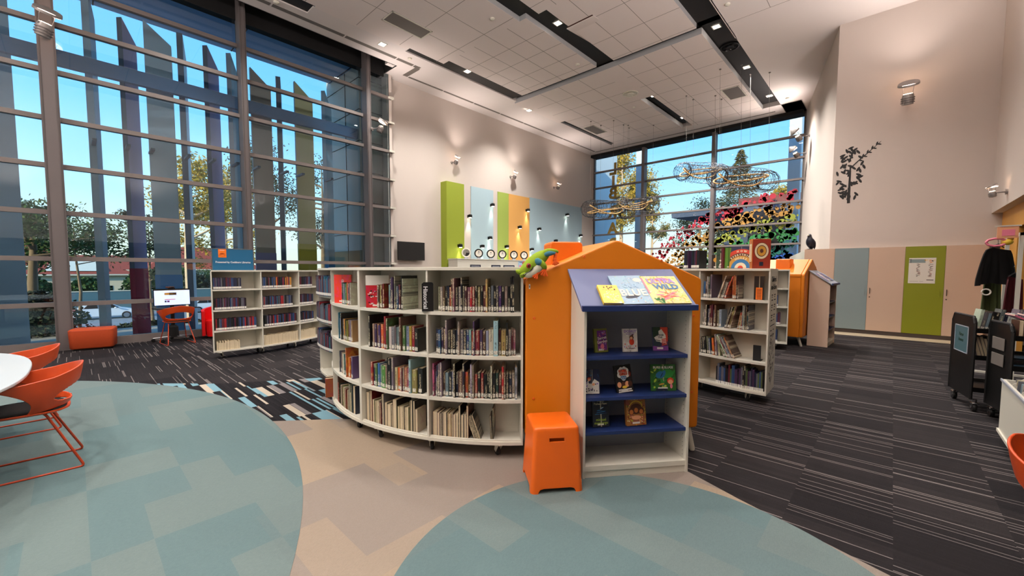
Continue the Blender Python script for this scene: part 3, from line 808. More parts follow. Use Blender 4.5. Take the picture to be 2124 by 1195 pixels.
# a row of books standing loose on top towards the left
for k, (a, key, w_, h_, t_, yw, lab) in enumerate(((166.2, 'e', .10, .24, .02, .3, 'green illustrated book with pale leaf picture standing on bookcase top behind playhouse'),
        (164.4, 'k', .09, .17, .02, .2, 'small black paperback with round picture on bookcase top beside the green book'),
        (168.6, 'g', .09, .25, .015, 1.0, 'lime green thin book standing edge-on on bookcase top next to How Everything Works'),
        (167.6, 'd', .15, .25, .022, 1.45, 'dark maroon hardback standing edge-on on bookcase top between green books'),
        )):
    o = cover_book(lab, w_, h_, t_, rc_M(RC[2] - .14, a, TZ + h_ / 2 + .001, yw), key)
    b = MB()
    if k == 0:
        for q in range(7): b.ball((rr.uniform(-.03, .03), rr.uniform(-.08, .08), t_), (.018, .01, .001), 'art_white' if q % 2 else 'art_darkgreen', 8, 4, Matrix.Rotation(q, 3, 'Z'))
        b.build('cover_art', o)
    if k == 1: b.ball((0, .02, t_), (.028, .028, .001), 'art_gold', 14, 4); b.build('cover_art', o)
# second right-hand bookcase: a concave sliver shows past the printed end panel
SC = (11.0, .2, 2.1)
sc2 = curved_case('white curved bookcase sliver showing between printed end panel and yellow playhouse', 11.15, 1.9, 2.0, 194, 150, depth=.46, bays=2)
# ---- bookcase at the back left with the teal sign
BC = (2.022, 10.865, 2.581); BA = [308.5, 292.3, 276.2, 259.9]
bc = thing('curved_bookcase', 'long white curved bookcase under the teal sign, in front of the window wall', 'bookcase')
def bcase():
    cx, cy, R = BC; depth = .30
    lv = [.147, .488, .838, 1.188]
    for i, z in enumerate(lv):
        b = MB(); b.prism(arc(cx, cy, R, BA[3], BA[0], 24) + arc(cx, cy, R - depth, BA[0], BA[3], 24), z - .025, z, 'case_white'); b.build('shelf', bc)
    b = MB(); b.prism(arc(cx, cy, R + .005, BA[3], BA[0], 24) + arc(cx, cy, R - depth, BA[0], BA[3], 24), 1.49, 1.515, 'case_white'); b.build('top_board', bc)
    b = MB(); b.prism(arc(cx, cy, R - depth + .01, BA[3], BA[0], 24) + arc(cx, cy, R - depth, BA[0], BA[3], 24), .14, 1.5, 'case_white'); b.build('back_panel', bc)
    for a in BA:
        a = math.radians(a); u = Vector((math.cos(a), math.sin(a))); n = Vector((-u.y, u.x)) * .009; c = Vector((cx, cy))
        b = MB(); b.prism([tuple(q) for q in (c + u * (R - .002) + n, c + u * (R - depth) + n, c + u * (R - depth) - n, c + u * (R - .002) - n)], .12, 1.49, 'case_white'); b.build('divider', bc)
    for a in (262, 276, 290, 305):
        for r_ in (R - .05, R - .25): caster(bc, cx + r_ * math.cos(math.radians(a)), cy + r_ * math.sin(math.radians(a)), 1.0)
bcase()
# its books: far and dense
BK = MB(); rr = random.Random(11)
for nm, c in (('bk_navy', (.10, .12, .22)), ('bk_black', (.07, .07, .08)), ('bk_maroon', (.34, .10, .14)), ('bk_grey', (.34, .34, .38)), ('bk_blue', (.16, .26, .42)), ('bk_red', (.55, .13, .15)), ('bk_plum', (.24, .15, .26)), ('bk_teal', (.14, .36, .44)), ('bk_gold', (.74, .52, .22))): mat(nm, c, .45, var=.25, scale=40)
mat('fin_green', (.28, .34, .20), .5)
def stuffrow(a_l, a_r, z, pal, h0=.19, h1=.205, paper=False, C=None):
    cx, cy, R = C or BC; a = a_l; r = R - .03
    while a < a_r:
        t = rr.uniform(.013, .021) if not paper else rr.uniform(.016, .024); h = rr.uniform(h0, h1); ar = math.radians(a); u = Vector((math.cos(ar), math.sin(ar), 0)); n = Vector((-u.y, u.x, 0)); o = Vector((cx, cy, z)) + u * r
        q = lambda du, dn: o - u * du + n * dn
        m_ = 'paper' if paper else rr.choice(pal)
        p = [q(0, -t / 2), q(.14, -t / 2), q(.14, t / 2), q(0, t / 2)]
        BK.prism([(x.x, x.y) for x in p], z + .001, z + h, m_)
        if not paper: p = [q(-.001, -t * .42), q(0, -t * .42), q(0, t * .42), q(-.001, t * .42)]; BK.prism([(x.x, x.y) for x in p], z + .012, z + .045, 'paper_white')
        a += math.degrees((t + .001) / r)
DK = ['bk_navy', 'bk_black', 'bk_maroon', 'bk_grey', 'bk_plum', 'bk_black', 'bk_blue']
stuffrow(260.6, 269.5, 1.188, DK); stuffrow(260.8, 270.8, .838, DK); stuffrow(260.9, 274, .488, DK + ['bk_red', 'bk_red'])
stuffrow(261.0, 268, .147, DK, .12, .16, True)
stuffrow(277.0, 281, 1.188, DK); stuffrow(281.4, 289, 1.188, DK + ['bk_red', 'bk_gold']); stuffrow(277.0, 289.5, .838, DK + ['bk_teal', 'bk_red']); stuffrow(277.4, 291, .488, DK + ['bk_red', 'bk_maroon'])
stuffrow(277.0, 291.8, .147, DK, .17, .19, True)
stuffrow(293, 300.5, 1.188, DK); stuffrow(293, 301, .838, DK); stuffrow(293, 301, .488, DK + ['bk_red']); stuffrow(293, 302, .147, DK, .17, .19, True)
for lv_, w_ in ((3, 187), (2, 187.5), (1, 189), (0, 188)): stuffrow(w_ - 6.5, w_ + 1.5, LEVELS[lv_], DK + ['bk_red'], .19, .26, C=(11.15, 1.9, 2.0))
for lv_ in (1, 2, 3): stuffrow(163.5, 183.0, LEVELS[lv_], DK + ['bk_red', 'bk_teal', 'bk_grey'], .19, .27, C=(TC[0], TC[1], TC[2] + .06))
stuffrow(167.6, 181.6, LEVELS[0], DK + ['bk_grey', 'fin_green'], .19, .26, C=RC)
for k_ in range(9): pass
stuffrow(155.4, 158.8, TZ, DK, .22, .24, C=(RC[0], RC[1], RC[2] - .06)); stuffrow(151.8, 153.6, TZ, DK, .23, .24, C=(RC[0], RC[1], RC[2] - .06))
o = BK.build('books'); tag(o, 'dark library books filling the back left bookcase under the teal sign and the sliver bookcase', 'books', kind='stuff')
# teal sign on top
sg = thing('bookcase_sign', 'teal board reading Presented by Cockburn Libraries on the back left bookcase', 'sign')
A = Vector((BC[0] + (BC[2] - .06) * math.cos(math.radians(260.4)), BC[1] + (BC[2] - .06) * math.sin(math.radians(260.4)), 1.516)); B_ = Vector((BC[0] + (BC[2] - .06) * math.cos(math.radians(274.2)), BC[1] + (BC[2] - .06) * math.sin(math.radians(274.2)), 1.516))
SM = wall_M(A, B_ - A, (0, 0, 1)); L_ = (B_ - A).length
b = MB(); b.M = SM; b.box(0, L_, 0, .36, -.012, 0, 'sign_teal'); b.build('board', sg)
b = MB(); b.M = SM; b.box(.09, .205, .215, .355, 0, .002, 'sign_orange'); lg = b.build('logo_panel', sg)
b = MB(); b.M = SM
for k in range(3): b.tube([(.147 + (.038 - k * .011) * math.cos(t / 10 * PI), .262 + (.026 - k * .008) * math.sin(t / 10 * PI), .003) for t in range(11)], .0022, 'box_red', 5)
b.tube([(.108, .256, .003), (.125, .243, .003), (.15, .240, .003), (.188, .252, .003)], .0025, 'box_red', 5); b.box(.112, .18, .335, .341, .002, .0025, 'white_ink'); b.build('logo_mark', lg)
me = text('Presented by Cockburn Libraries', .046, 'white_ink', bold=.0008); mw = max(v.co.x for v in me.vertices) - min(v.co.x for v in me.vertices); 
for v in me.vertices: v.co.x *= L_ * .84 / mw
place_mesh(me, 'lettering', sg, SM @ Matrix.Translation((L_ / 2, .135, .001)))
b = MB(); b.M = SM
for x in (.0, L_): b.box(x - .006, x + .006, 0, .37, -.014, .004, 'steel')
b.box(0, L_, .36, .372, -.014, .004, 'steel'); b.build('frame', sg)

# ================================================================ PLAYHOUSES, DISPLAY UNITS, STOOL, FROG
def bake(o):
    dg = bpy.context.evaluated_depsgraph_get(); dg.update(); me = bpy.data.meshes.new_from_object(o.evaluated_get(dg)); o.modifiers.clear(); o.data = me; return o
def cut(o, cutters):
    for q in [o] + cutters:
        bm = bmesh.new(); bm.from_mesh(q.data); bmesh.ops.recalc_face_normals(bm, faces=bm.faces); bm.to_mesh(q.data); bm.free()
    for c in cutters:
        md = o.modifiers.new('b', 'BOOLEAN'); md.operation = 'DIFFERENCE'; md.object = c; md.solver = 'EXACT'
    bpy.context.view_layer.update(); bake(o)
    for c in cutters: me = c.data; bpy.data.objects.remove(c); bpy.data.meshes.remove(me)
    return o
def display_unit(label, loc, rz, blanket=False):
    r = thing('display_bookcase', label, 'bookcase', loc, rz)
    W_, D = .82, .34
    for x in (0, W_ - .018):
        b = MB(); b.extr([(x, 0, 0), (x, 0, 1.238), (x, D, 1.515), (x, D, 0)], (.018, 0, 0), 'case_white' if not blanket else 'door_cream'); 
        xi = x + (.0182 if x == 0 else -.0002)
        if x > 0:
            for k in range(34):
                z = .12 + k * .032
                b.box(xi - .0006, xi, .045, .050, z, z + .005, 'black_soft'); b.box(xi - .0006, xi, D - .05, D - .045, z, z + .005, 'black_soft')
        b.build('side_panel', r)
    b = MB(); b.box(.018, W_ - .018, D - .012, D, .05, 1.5, 'case_grey'); b.build('back_panel', r)
    b = MB(); b.box(.018, W_ - .018, .004, D, .055, .092, 'case_white'); b.box(.018, W_ - .018, .012, .03, 0, .055, 'case_white'); b.build('plinth', r)
    for z in (.345, .60, .90):
        b = MB(); b.box(.019, W_ - .019, .008, D - .012, z - .026, z, 'blue_shelf'); b.build('shelf', r, bevel=.002)
    sl = (1.53 - 1.262) / .37; b = MB()
    b.extr([(-.03, -.03, 1.262), (-.03, D + .005, 1.532), (-.03, D + .005, 1.514), (-.03, -.03, 1.240)], (.87, 0, 0), 'blue_top' if not blanket else 'case_grey'); b.build('sloping_top', r)
    b = MB(); b.extr([(-.03, -.052, 1.232), (-.03, -.052, 1.272), (-.03, -.03, 1.276), (-.03, -.025, 1.236)], (.87, 0, 0), 'blue_shelf'); b.build('front_lip', r, bevel=.002)
    return r
def playhouse(label, loc, rz, chim=True):
    """local origin = front left foot of the display unit; gable at y=.36"""
    r = thing('playhouse', label, 'playhouse', loc, rz)
    XL, XR, ZB, ZE, ZP = -.362, 1.122, .19, 1.455, 1.768; xm = (XL + XR) / 2
    g = [(XL, ZB), (XL, ZE), (xm, ZP), (XR, ZE), (XR, ZB)]
    # rounded corners for the padded gable
    def rounded(pts, rad, n=4):
        out = []
        for i, p in enumerate(pts):
            a = Vector(pts[i - 1]) - Vector(p); c = Vector(pts[(i + 1) % len(pts)]) - Vector(p); a.normalize(); c.normalize(); P0 = Vector(p) + a * rad; P1 = Vector(p) + c * rad
            for k in range(n + 1):
                t = k / n; q = P0 * (1 - t) ** 2 + Vector(p) * 2 * t * (1 - t) + P1 * t ** 2; out.append((q.x, q.y))
        return out
    pts = rounded(g, .035)
    b = MB(); b.extr([(x, .36, z) for x, z in pts], (0, .055, 0), 'orange_vinyl'); o = b.build('gable_front', r, bevel=.014, bseg=3)
    b = MB(); b.extr([(x, 1.50, z) for x, z in pts], (0, .055, 0), 'orange_vinyl'); b.build('gable_back', r, bevel=.014, bseg=3)
    for x in (XL + .012, XR - .062): b = MB(); b.box(x, x + .05, .417, 1.498, ZB, ZE - .01, 'orange_vinyl'); b.build('side_wall', r, bevel=.012)
    for s_ in (-1, 1):
        a, c = (XL if s_ < 0 else XR, ZE), (xm, ZP); nx, nz = (c[1] - a[1]), -(c[0] - a[0]); L_ = math.hypot(nx, nz); nx, nz = nx / L_ * .05, nz / L_ * .05
        if nz > 0: nx, nz = -nx, -nz
        p = [(a[0], .4165, a[1]), (c[0], .4165, c[1]), (c[0], .4165, c[1] - .06), (a[0] + nx * 0, .4165, a[1] - .055)]
        b = MB(); b.extr(p, (0, 1.082, 0), 'orange_vinyl'); b.build('roof_panel', r, bevel=.01)
    if chim:
        x0, x1 = -.10, .19; b = MB(); sl = (ZP - ZE) / (xm - XL); zz = lambda x: ZE + (x - XL) * sl
        b.extr([(x0, .66, zz(x0) - .01), (x0, .66, ZP - .012), (x0 + .02, .66, ZP + .0), (x1 - .02, .66, ZP + .0), (x1, .66, ZP - .02), (x1, .66, zz(x1) - .01)], (0, .26, 0), 'orange_chimney'); b.build('chimney', r, bevel=.012)
    for x, y, s_ in ((XL + .12, .46, -1), (XR - .07, .42, 1), (XL + .12, 1.42, -1), (XR - .12, 1.42, 1)):
        b = MB(); b.tube([(x, y, ZB + .03), (x + s_ * .018, y - .07 * (1 if y < 1 else -1), .012), (x + s_ * .018, y - .073 * (1 if y < 1 else -1), 0)], [.028, .024, .018], 'case_white', 12); b.build('leg', r, smooth=50)
    for x, z in ((.109, 1.628), (.761, 1.60), (-.294, 1.144), (1.06, 1.145), (-.295, .498), (1.06, .499)):
        b = MB(); b.M = Matrix.Translation((x, .3605, z)) @ Matrix.Rotation(PI / 2, 4, 'X'); b.lathe([(.002, .001), (.008, .0035), (.011, .0015), (.012, -.001)], 'orange_vinyl_dark', 14); b.build('tuft_button', r, smooth=60)
    b = MB(); b.box(-.338, -.326, .3585, .3598, 1.375, 1.412, 'paper_white'); b.box(-.335, -.329, .358, .3585, 1.385, 1.402, 'black_soft'); b.build('care_tag', r)
    return r
HA, HR = (2.464, 1.59, 0), math.atan2(-.63337, .77385)
HM = Matrix.Translation(HA) @ Matrix.Rotation(HR, 4, 'Z')
display_unit('white display bookcase with three navy shelves and a sloping blue top on the playhouse front', HA, HR)
playhouse('orange padded playhouse behind the navy-shelved display bookcase, with a frog toy on its roof', HA, HR)
H2, H2R = (10.155, .889, 0), math.radians(-2.5)
display_unit('cream display bookcase with magazines on its sloping top beside the yellow playhouse', H2, H2R, True)
playhouse('yellow orange padded playhouse in the distance beside the cupboards', H2, H2R, True)
H2M = Matrix.Translation(H2) @ Matrix.Rotation(H2R, 4, 'Z')
rr = random.Random(9)
for k in range(5):
    x = .09 + k * .16; y = .1; sl = (1.53 - 1.262) / .37
    z = 1.262 + sl * (.15 + .03) + .002
    M = H2M @ Matrix.Translation((x, .15, z)) @ Matrix.Rotation(math.atan(sl), 4, 'X')
    o = cover_book(f'{["lilac", "white", "grey", "purple", "pale blue"][k]} magazine on the sloping top of the far display, {ordinal(k + 1)} from its left', .145, .25, .006, M, ['l', 'w', 'a', 'p', 's'][k], group='magazines on the far display top', sticker=False, name='magazine', cat='magazine')
    b = MB()
    for q in range(4): xx = rr.uniform(-.05, .03); yy = rr.uniform(-.1, .08); b.box(xx, xx + .035, yy, yy + .03, .006, .0064, rr.choice(['art_navy', 'art_pink', 'art_white', 'art_purple']))
    b.build('cover_art', o)
# ---- books on the near display (local x, shelf z)
def dbook(label, x0, x1, h, t, zs, key, tilt=.16, yaw=0.0, y=.12, roll=0.0, skew=0.0):
    w = x1 - x0; M = HM @ Matrix.Translation(((x0 + x1) / 2, y, zs + .001)) @ Matrix.Rotation(yaw, 4, 'Z') @ Matrix.Rotation(PI / 2 - tilt, 4, 'X') @ Matrix.Rotation(roll, 4, 'Z') @ Matrix.Translation((0, h / 2, 0))
    return cover_book(label, w, h, t, M, key)
def art(o, fn, name='cover_art'):
    b = MB(); fn(b); return b.build(name, o)
def title(o, lines, t, size, mt, y0, dy=None, sx=1.0, x=0.0, rot=0.0, bold=.0006, name='title_lettering'):
    ms = []
    for i, s in enumerate(lines):
        me = text(s, size, mt, bold=bold, sx=sx, ext=.0003); me.transform(Matrix.Translation((x, y0 - i * (dy or size), t + .0009)) @ Matrix.Rotation(rot, 4, 'Z')); ms.append(me)
    return merge_meshes(ms, name, o)
def disc(b, x, y, rx, ry, z, mt, n=16, a=0.0):
    ca, sa = math.cos(a), math.sin(a)
    b.add([(x + rx * math.cos(2 * PI * k / n) * ca - ry * math.sin(2 * PI * k / n) * sa, y + rx * math.cos(2 * PI * k / n) * sa + ry * math.sin(2 * PI * k / n) * ca, z) for k in range(n)], [tuple(range(n))], mt)
# top navy shelf
o = dbook('green-edged purple novel titled Secret Garden on the top navy shelf', .125, .238, .178, .018, .90, (.45, .48, .20), yaw=.22, y=.16)
def f(b):
    b.box(-.032, .050, -.075, .075, .018, .0184, 'art_purple'); rr = random.Random(2)
    for k in range(40): disc(b, rr.uniform(-.025, .044), rr.uniform(-.068, .068), rr.uniform(.003, .008), rr.uniform(.002, .005), .0186, rr.choice(['art_pink', 'art_navy', 'art_lilac']), 8, rr.uniform(0, 3))
    disc(b, .018, .058, .012, .006, .0188, 'art_lilac'); disc(b, .009, -.045, .016, .02, .0188, 'art_pink', 8)
art(o, f); title(o, ['Secret', 'Garden'], .019, .030, 'art_white', .018, .028, x=.009, rot=.12)
o = dbook('white novel titled Donut with a small red-coated figure on the top navy shelf', .352, .468, .175, .016, .90, 'w', yaw=-.05, y=.15)
def f(b):
    disc(b, .012, -.012, .020, .026, .0164, 'art_red'); disc(b, .012, .020, .017, .017, .0166, 'art_brown'); disc(b, .010, .016, .011, .011, .0168, 'art_skin'); disc(b, .020, .040, .008, .007, .0166, 'art_brown')
    for k, (x, y) in enumerate(((-.04, -.03), (-.03, -.055), (.03, -.06), (.042, -.045), (-.012, -.045), (-.045, -.05))): disc(b, x, y, .004, .006, .0165, ['art_red', 'art_pink', 'art_lilac'][k % 3], 8)
art(o, f); title(o, ['DONUT'], .0165, .027, 'art_lilac', .066, x=.002, bold=.0012); title(o, ['learn to love'], .0165, .012, 'art_lilac', .047); title(o, ['~ u Score ~'], .0165, .016, 'art_brown', -.062)
o = dbook('red, white and green striped paperback leaning at the right of the top navy shelf', .605, .722, .182, .014, .90, (.10, .12, .28), yaw=-.30, y=.16, roll=.03)
def f(b):
    b.box(-.055, .002, .0, .09, .014, .0143, 'art_darkgreen'); b.box(.002, .056, -.02, .09, .014, .0143, 'art_red'); b.box(-.055, .056, -.09, -.055, .014, .0143, 'art_purple')
    b.add([(-.03, -.02, .0146), (.045, -.04, .0146), (.04, .03, .0146), (.01, .075, .0146), (-.012, .06, .0146), (-.01, .035, .0146), (-.045, .01, .0146)], [tuple(range(7))], 'art_white')
    for k in range(5): b.add([(-.05, -.005 - k * .011, .0149), (.0, -.012 - k * .011, .0149), (.0, -.018 - k * .011, .0149), (-.05, -.010 - k * .011, .0149)], [(0, 1, 2, 3)], 'art_darkgreen'); b.add([(.01, -.002 - k * .011, .0149), (.05, .006 - k * .011, .0149), (.05, 0 - k * .011, .0149), (.01, -.009 - k * .011, .0149)], [(0, 1, 2, 3)], 'art_red')
art(o, f); title(o, ['SPIDER', 'THE'], .0148, .017, 'art_navy', .028, .018)
o = dbook('dark book almost hidden behind the left side panel of the top navy shelf', .025, .05, .19, .016, .90, 'k', yaw=.9, y=.2)
# middle navy shelf
o = dbook('dark blue paperback with white figures at the left of the middle navy shelf', .035, .155, .182, .014, .60, (.10, .13, .25), yaw=-.06, y=.10)
def f(b):
    rr = random.Random(4)
    b.add([(-.055, -.088, .0143), (.055, -.088, .0143), (.055, -.005, .0143), (.02, .02, .0143), (-.005, -.02, .0143), (-.03, .01, .0143), (-.055, -.05, .0143)], [tuple(range(7))], 'art_white')
    for k in range(16): disc(b, rr.uniform(-.045, .045), rr.uniform(-.075, -.005), rr.uniform(.004, .011), rr.uniform(.003, .008), .0146, rr.choice(['art_navy', 'art_lilac', 'art_navy']), 7, rr.uniform(0, 3))
    disc(b, -.02, .02, .014, .012, .0146, 'art_red'); disc(b, -.02, .014, .010, .010, .0148, 'art_skin'); disc(b, .012, -.02, .011, .010, .0149, 'art_skin')
    for k in range(14): disc(b, rr.uniform(-.05, .05), rr.uniform(.035, .085), .003, .003, .0146, 'art_blue', 6)
art(o, f)
o = dbook('black book titled Rebel Girls Animal Allies with a cloud-shaped title panel, middle navy shelf', .292, .425, .205, .016, .60, 'k', yaw=.0, y=.11, roll=.10)
def f(b):
    for x, y, r_ in ((0, .045, .030), (-.022, .055, .022), (.024, .058, .022), (-.026, .030, .022), (.028, .028, .022), (0, .015, .025), (-.012, .072, .016), (.014, .074, .016), (0, .0, .016)): disc(b, x, y, r_, r_, .0163, 'art_white')
    for k, (x, mt) in enumerate(((-.04, 'art_skin'), (-.008, 'art_brown'), (.022, 'art_skin'), (.045, 'art_brown'))): disc(b, x, -.042, .016, .022, .0164 + k * .0001, mt)
    disc(b, .0, -.062, .02, .01, .017, 'art_yellow'); b.box(-.05, .052, -.086, -.076, .016, .0172, 'art_white'); b.box(-.052, .058, -.100, -.091, .016, .0172, 'art_white'); disc(b, .05, .03, .01, .02, .0163, 'box_red')
art(o, f); title(o, ['REBEL', 'GIRLS'], .0168, .025, 'art_red', .058, .023, bold=.0012); title(o, ['ANIMAL', 'ALLIES'], .0168, .013, 'art_blue', .014, .013, bold=.0006)
o = dbook('green picture book titled Bugs & Slugs with a blue butterfly on the middle navy shelf', .570, .765, .200, .012, .60, (.14, .36, .14), yaw=-.10, y=.11)
def f(b):
    rr = random.Random(8)
    for k in range(26): disc(b, rr.uniform(-.088, .088), rr.uniform(-.088, .08), rr.uniform(.008, .022), rr.uniform(.004, .010), .0123 + k * .00001, rr.choice(['art_green', 'art_lime', 'art_darkgreen']), 9, rr.uniform(0, 3))
    disc(b, .03, .03, .05, .035, .0127, 'art_green')
    for x, y, rx, ry, a in ((-.030, .028, .030, .017, .5), (-.034, .008, .024, .014, -.2), (.004, .030, .026, .014, 1.2), (-.004, .012, .018, .010, .9)): disc(b, x, y, rx, ry, .0129, 'art_blue', 14, a)
    disc(b, -.012, .018, .003, .022, .0131, 'art_navy', 10, -.5); disc(b, -.015, -.05, .022, .006, .0130, 'art_gold', 12, .2)
    disc(b, .055, -.025, .026, .024, .0130, 'art_red'); disc(b, .055, -.033, .019, .017, .0132, 'art_skin'); disc(b, .060, -.065, .010, .018, .0130, 'art_pink'); b.box(-.06, .03, -.098, -.083, .0125, .0128, 'art_navy')
art(o, f); title(o, ['BUGS & SLUGS'], .0133, .024, 'art_white', .076, bold=.0008)
# lowest navy shelf
o = dbook('navy paperback titled When Fishes Flew on the lowest navy shelf', .105, .235, .215, .020, .345, (.10, .13, .17), yaw=.06, y=.11)
def f(b):
    for k in range(9): disc(b, .0 + .02 * math.sin(k), -.01 + k * .004, .05 - k * .004, .004, .0203 + k * .00002, 'art_blue' if k % 3 == 0 else 'art_navy', 14, .1)
    disc(b, .01, .03, .016, .004, .0207, 'art_sky', 10, .4); disc(b, .04, .05, .02, .01, .0205, 'art_navy')
art(o, f); title(o, ['When', 'Fishes Flew'], .0208, .023, 'art_cream', .085, .023, bold=.0002); title(o, ['michael', 'morpurgo'], .0208, .028, 'art_lime', -.055, .024, bold=.0004, sx=.95)
o = dbook('golden brown novel with three rounded portraits on the lowest navy shelf', .365, .525, .220, .030, .345, (.60, .40, .20), yaw=.10, y=.11)
def f(b):
    rr = random.Random(6)
    for k in range(60): disc(b, rr.choice([-1, 1]) * rr.uniform(.04, .076), rr.uniform(-.105, .105), rr.uniform(.004, .008), .004, .0303, rr.choice(['art_cream', 'box_red', 'art_brown', 'art_lime', 'art_gold']), 7, rr.uniform(0, 3))
    for k in range(20): disc(b, rr.uniform(-.05, .05), rr.uniform(-.105, -.04), rr.uniform(.004, .009), .005, .0303, rr.choice(['art_lime', 'art_gold', 'art_skin', 'box_red']), 7, rr.uniform(0, 3))
    for k in range(11): a = .5 + k * .22; b.box(.055 * math.cos(a) - .004, .055 * math.cos(a) + .004, .015 + .05 * math.sin(a), .023 + .05 * math.sin(a), .030, .0305, 'art_yellow')
    disc(b, 0, .012, .05, .04, .0306, 'art_brown')
    for k, x in enumerate((-.04, 0, .042)): disc(b, x, -.005 + (k == 1) * .012, .025, .026, .0308 + k * .0002, 'art_brown'); disc(b, x, -.010 + (k == 1) * .012, .016, .018, .0314, 'box_side')
    disc(b, .0, -.052, .04, .016, .0309, 'art_skin')
art(o, f); title(o, ['TWICE UPON'], .0312, .019, 'art_cream', .085, bold=.0008)
# the three on the sloping top
SL = math.atan((1.53 - 1.262) / .37)
def top_book(label, cx, w, h, t, key, roll, lift=0.0):
    M = HM @ Matrix.Translation((cx, -.024, 1.262 + .006 + .0045 + lift)) @ Matrix.Rotation(SL, 4, 'X') @ Matrix.Translation((0, 0, .002)) @ Matrix.Rotation(roll, 4, 'Z') @ Matrix.Translation((0, h / 2, 0))
    return cover_book(label, w, h, t, M, key, sticker=False)
o = top_book('small yellow hardback with a white maze pattern on the sloping blue top', .205, .150, .205, .022, (.90, .74, .12), -.02)
def f(b):
    rr = random.Random(12)
    for k in range(70):
        x, y = rr.uniform(-.055, .055), rr.uniform(-.08, .03)
        if x * x + (y + .025) ** 2 < .0032: disc(b, x, y, .006, .0022, .0223, 'art_white', 7, rr.uniform(0, 3))
    for x, y in ((-.03, .075), (-.005, .082), (.015, .072), (.0, .06), (.03, .078), (.045, .05)): disc(b, x, y, .006, .009, .0223, 'art_brown', 8)
    for k in range(5): b.box(-.05 + k * .022, -.036 + k * .022, .045, .047, .022, .0223, 'art_brown')
art(o, f)
o = top_book('pale blue picture book titled Blue with scattered leaf shapes on the sloping top', .395, .262, .335, .012, (.52, .64, .74), .02)
def f(b):
    rr = random.Random(13)
    for k in range(110): disc(b, rr.uniform(-.125, .125), rr.uniform(-.16, .16), rr.uniform(.002, .008), rr.uniform(.0015, .003), .0123 + k * .000002, rr.choice(['art_navy', 'art_sky', 'art_gold', 'art_blue', 'art_white', 'art_white']), 7, rr.uniform(0, 3))
    disc(b, .085, .11, .035, .025, .0127, 'art_white'); disc(b, -.02, -.085, .06, .02, .0127, 'art_navy', 10, .2)
art(o, f); title(o, ['BLUE'], .0130, .105, 'art_white', -.045, sx=.88, bold=.003); title(o, ['OUR'], .0130, .06, 'art_sky', .035, sx=.9)
o = top_book('yellow and pink picture book titled Ultra Wild at the right of the sloping blue top', .655, .290, .325, .014, (.86, .78, .50), .0)
def f(b):
    rr = random.Random(14)
    for k in range(120): disc(b, rr.uniform(-.138, .138), rr.uniform(-.155, .155), rr.uniform(.004, .018), rr.uniform(.003, .008), .0143 + k * .000003, rr.choice(['art_yellow', 'art_cream', 'art_lime', 'art_gold', 'art_cream']), 8, rr.uniform(0, 3))
    b.box(-.145, -.132, -.05, .14, .014, .0148, 'art_pink'); disc(b, .02, .12, .06, .022, .0148, 'art_pink')
    for k in range(26): disc(b, rr.uniform(-.08, .07), rr.uniform(-.12, -.03), rr.uniform(.015, .03), .006, .0149 + k * .00001, rr.choice(['art_pink', 'art_skin', 'art_red', 'art_pink']), 9, rr.uniform(-.3, .3))
    for k in range(10): disc(b, rr.uniform(-.12, -.06), rr.uniform(-.15, -.11), .02, .008, .0152, 'art_green', 9, rr.uniform(0, 3))
art(o, f); title(o, ['ULTRA'], .0158, .078, 'art_lilac', .095, sx=.92, bold=.003); title(o, ['WILD'], .0158, .078, 'art_blue', .025, sx=1.0, x=.02, bold=.003)

# ---- orange stool
def stool():
    r = thing('stool', 'orange plastic step stool with a slot handle, standing beside the display bookcase', 'stool', (2.3, 1.755, 0), HR)
    ux = Vector((.7953, -.6062)); A_ = Vector((2.044, 1.73))
    hw0, hw1 = .184, .157; rad = .028
    def ring(hw, z, rd):
        out = []
        for cx, cy, a0 in ((hw - rd, hw - rd, 0), (-hw + rd, hw - rd, 90), (-hw + rd, -hw + rd, 180), (hw - rd, -hw + rd, 270)):
            for k in range(6): a = math.radians(a0 + k * 18); out.append((cx + rd * math.cos(a), cy + rd * math.sin(a), z))
        return out
    def loft(levels, mt):
        b = MB(); vs = []; n = 24
        for l in levels: vs += l
        fs = [(i * n + k, i * n + (k + 1) % n, (i + 1) * n + (k + 1) % n, (i + 1) * n + k) for i in range(len(levels) - 1) for k in range(n)]
        fs += [tuple(range(n - 1, -1, -1)), tuple(range((len(levels) - 1) * n, len(levels) * n))]; b.add(vs, fs, mt); return b
    o = loft([ring(hw0, 0, .03), ring(hw0 - .006, .1, .03), ring(hw1 + .003, .425, .028), ring(hw1, .439, .026), ring(hw1 - .004, .446, .024), ring(hw1 - .011, .45, .02)], 'orange_plastic').build('seat_shell')
    inner = loft([ring(hw0 - .010, -.05, .02), ring(hw0 - .014, .0, .02), ring(hw1 - .010, .425, .02)], 'orange_plastic').build('c')
    cs = [inner]
    for k in range(2):
        b = MB(); w = hw0 - .062; pts = [(-w - .012, -.05), (w + .012, -.05), (w + .008, .012), (w - .004, .030), (w - .03, .036), (-w + .03, .036), (-w + .004, .030), (-w - .008, .012)]
        b.M = Matrix.Rotation(k * PI / 2, 4, 'Z'); b.extr([(x, -.4, z) for x, z in pts], (0, .8, 0), 'orange_plastic'); cs.append(b.build('c'))
    b = MB(); b.box(-.052, .052, -.3, .3, .352, .378, 'orange_plastic'); cs.append(b.build('c'))
    cut(o, cs)
    o.parent = r; bv = o.modifiers.new('bevel', 'BEVEL'); bv.width = .002; bv.segments = 2; bv.limit_method = 'ANGLE'; bv.angle_limit = .9
    for p in o.data.polygons: p.use_smooth = True
    try: o.data.set_sharp_from_angle(angle=.6)
    except Exception: pass
    b = MB(); b.box(-.06, .06, -.13, -.128, .33, .40, 'orange_vinyl_dark'); b.build('handle_recess', r)
    return r
st = stool()
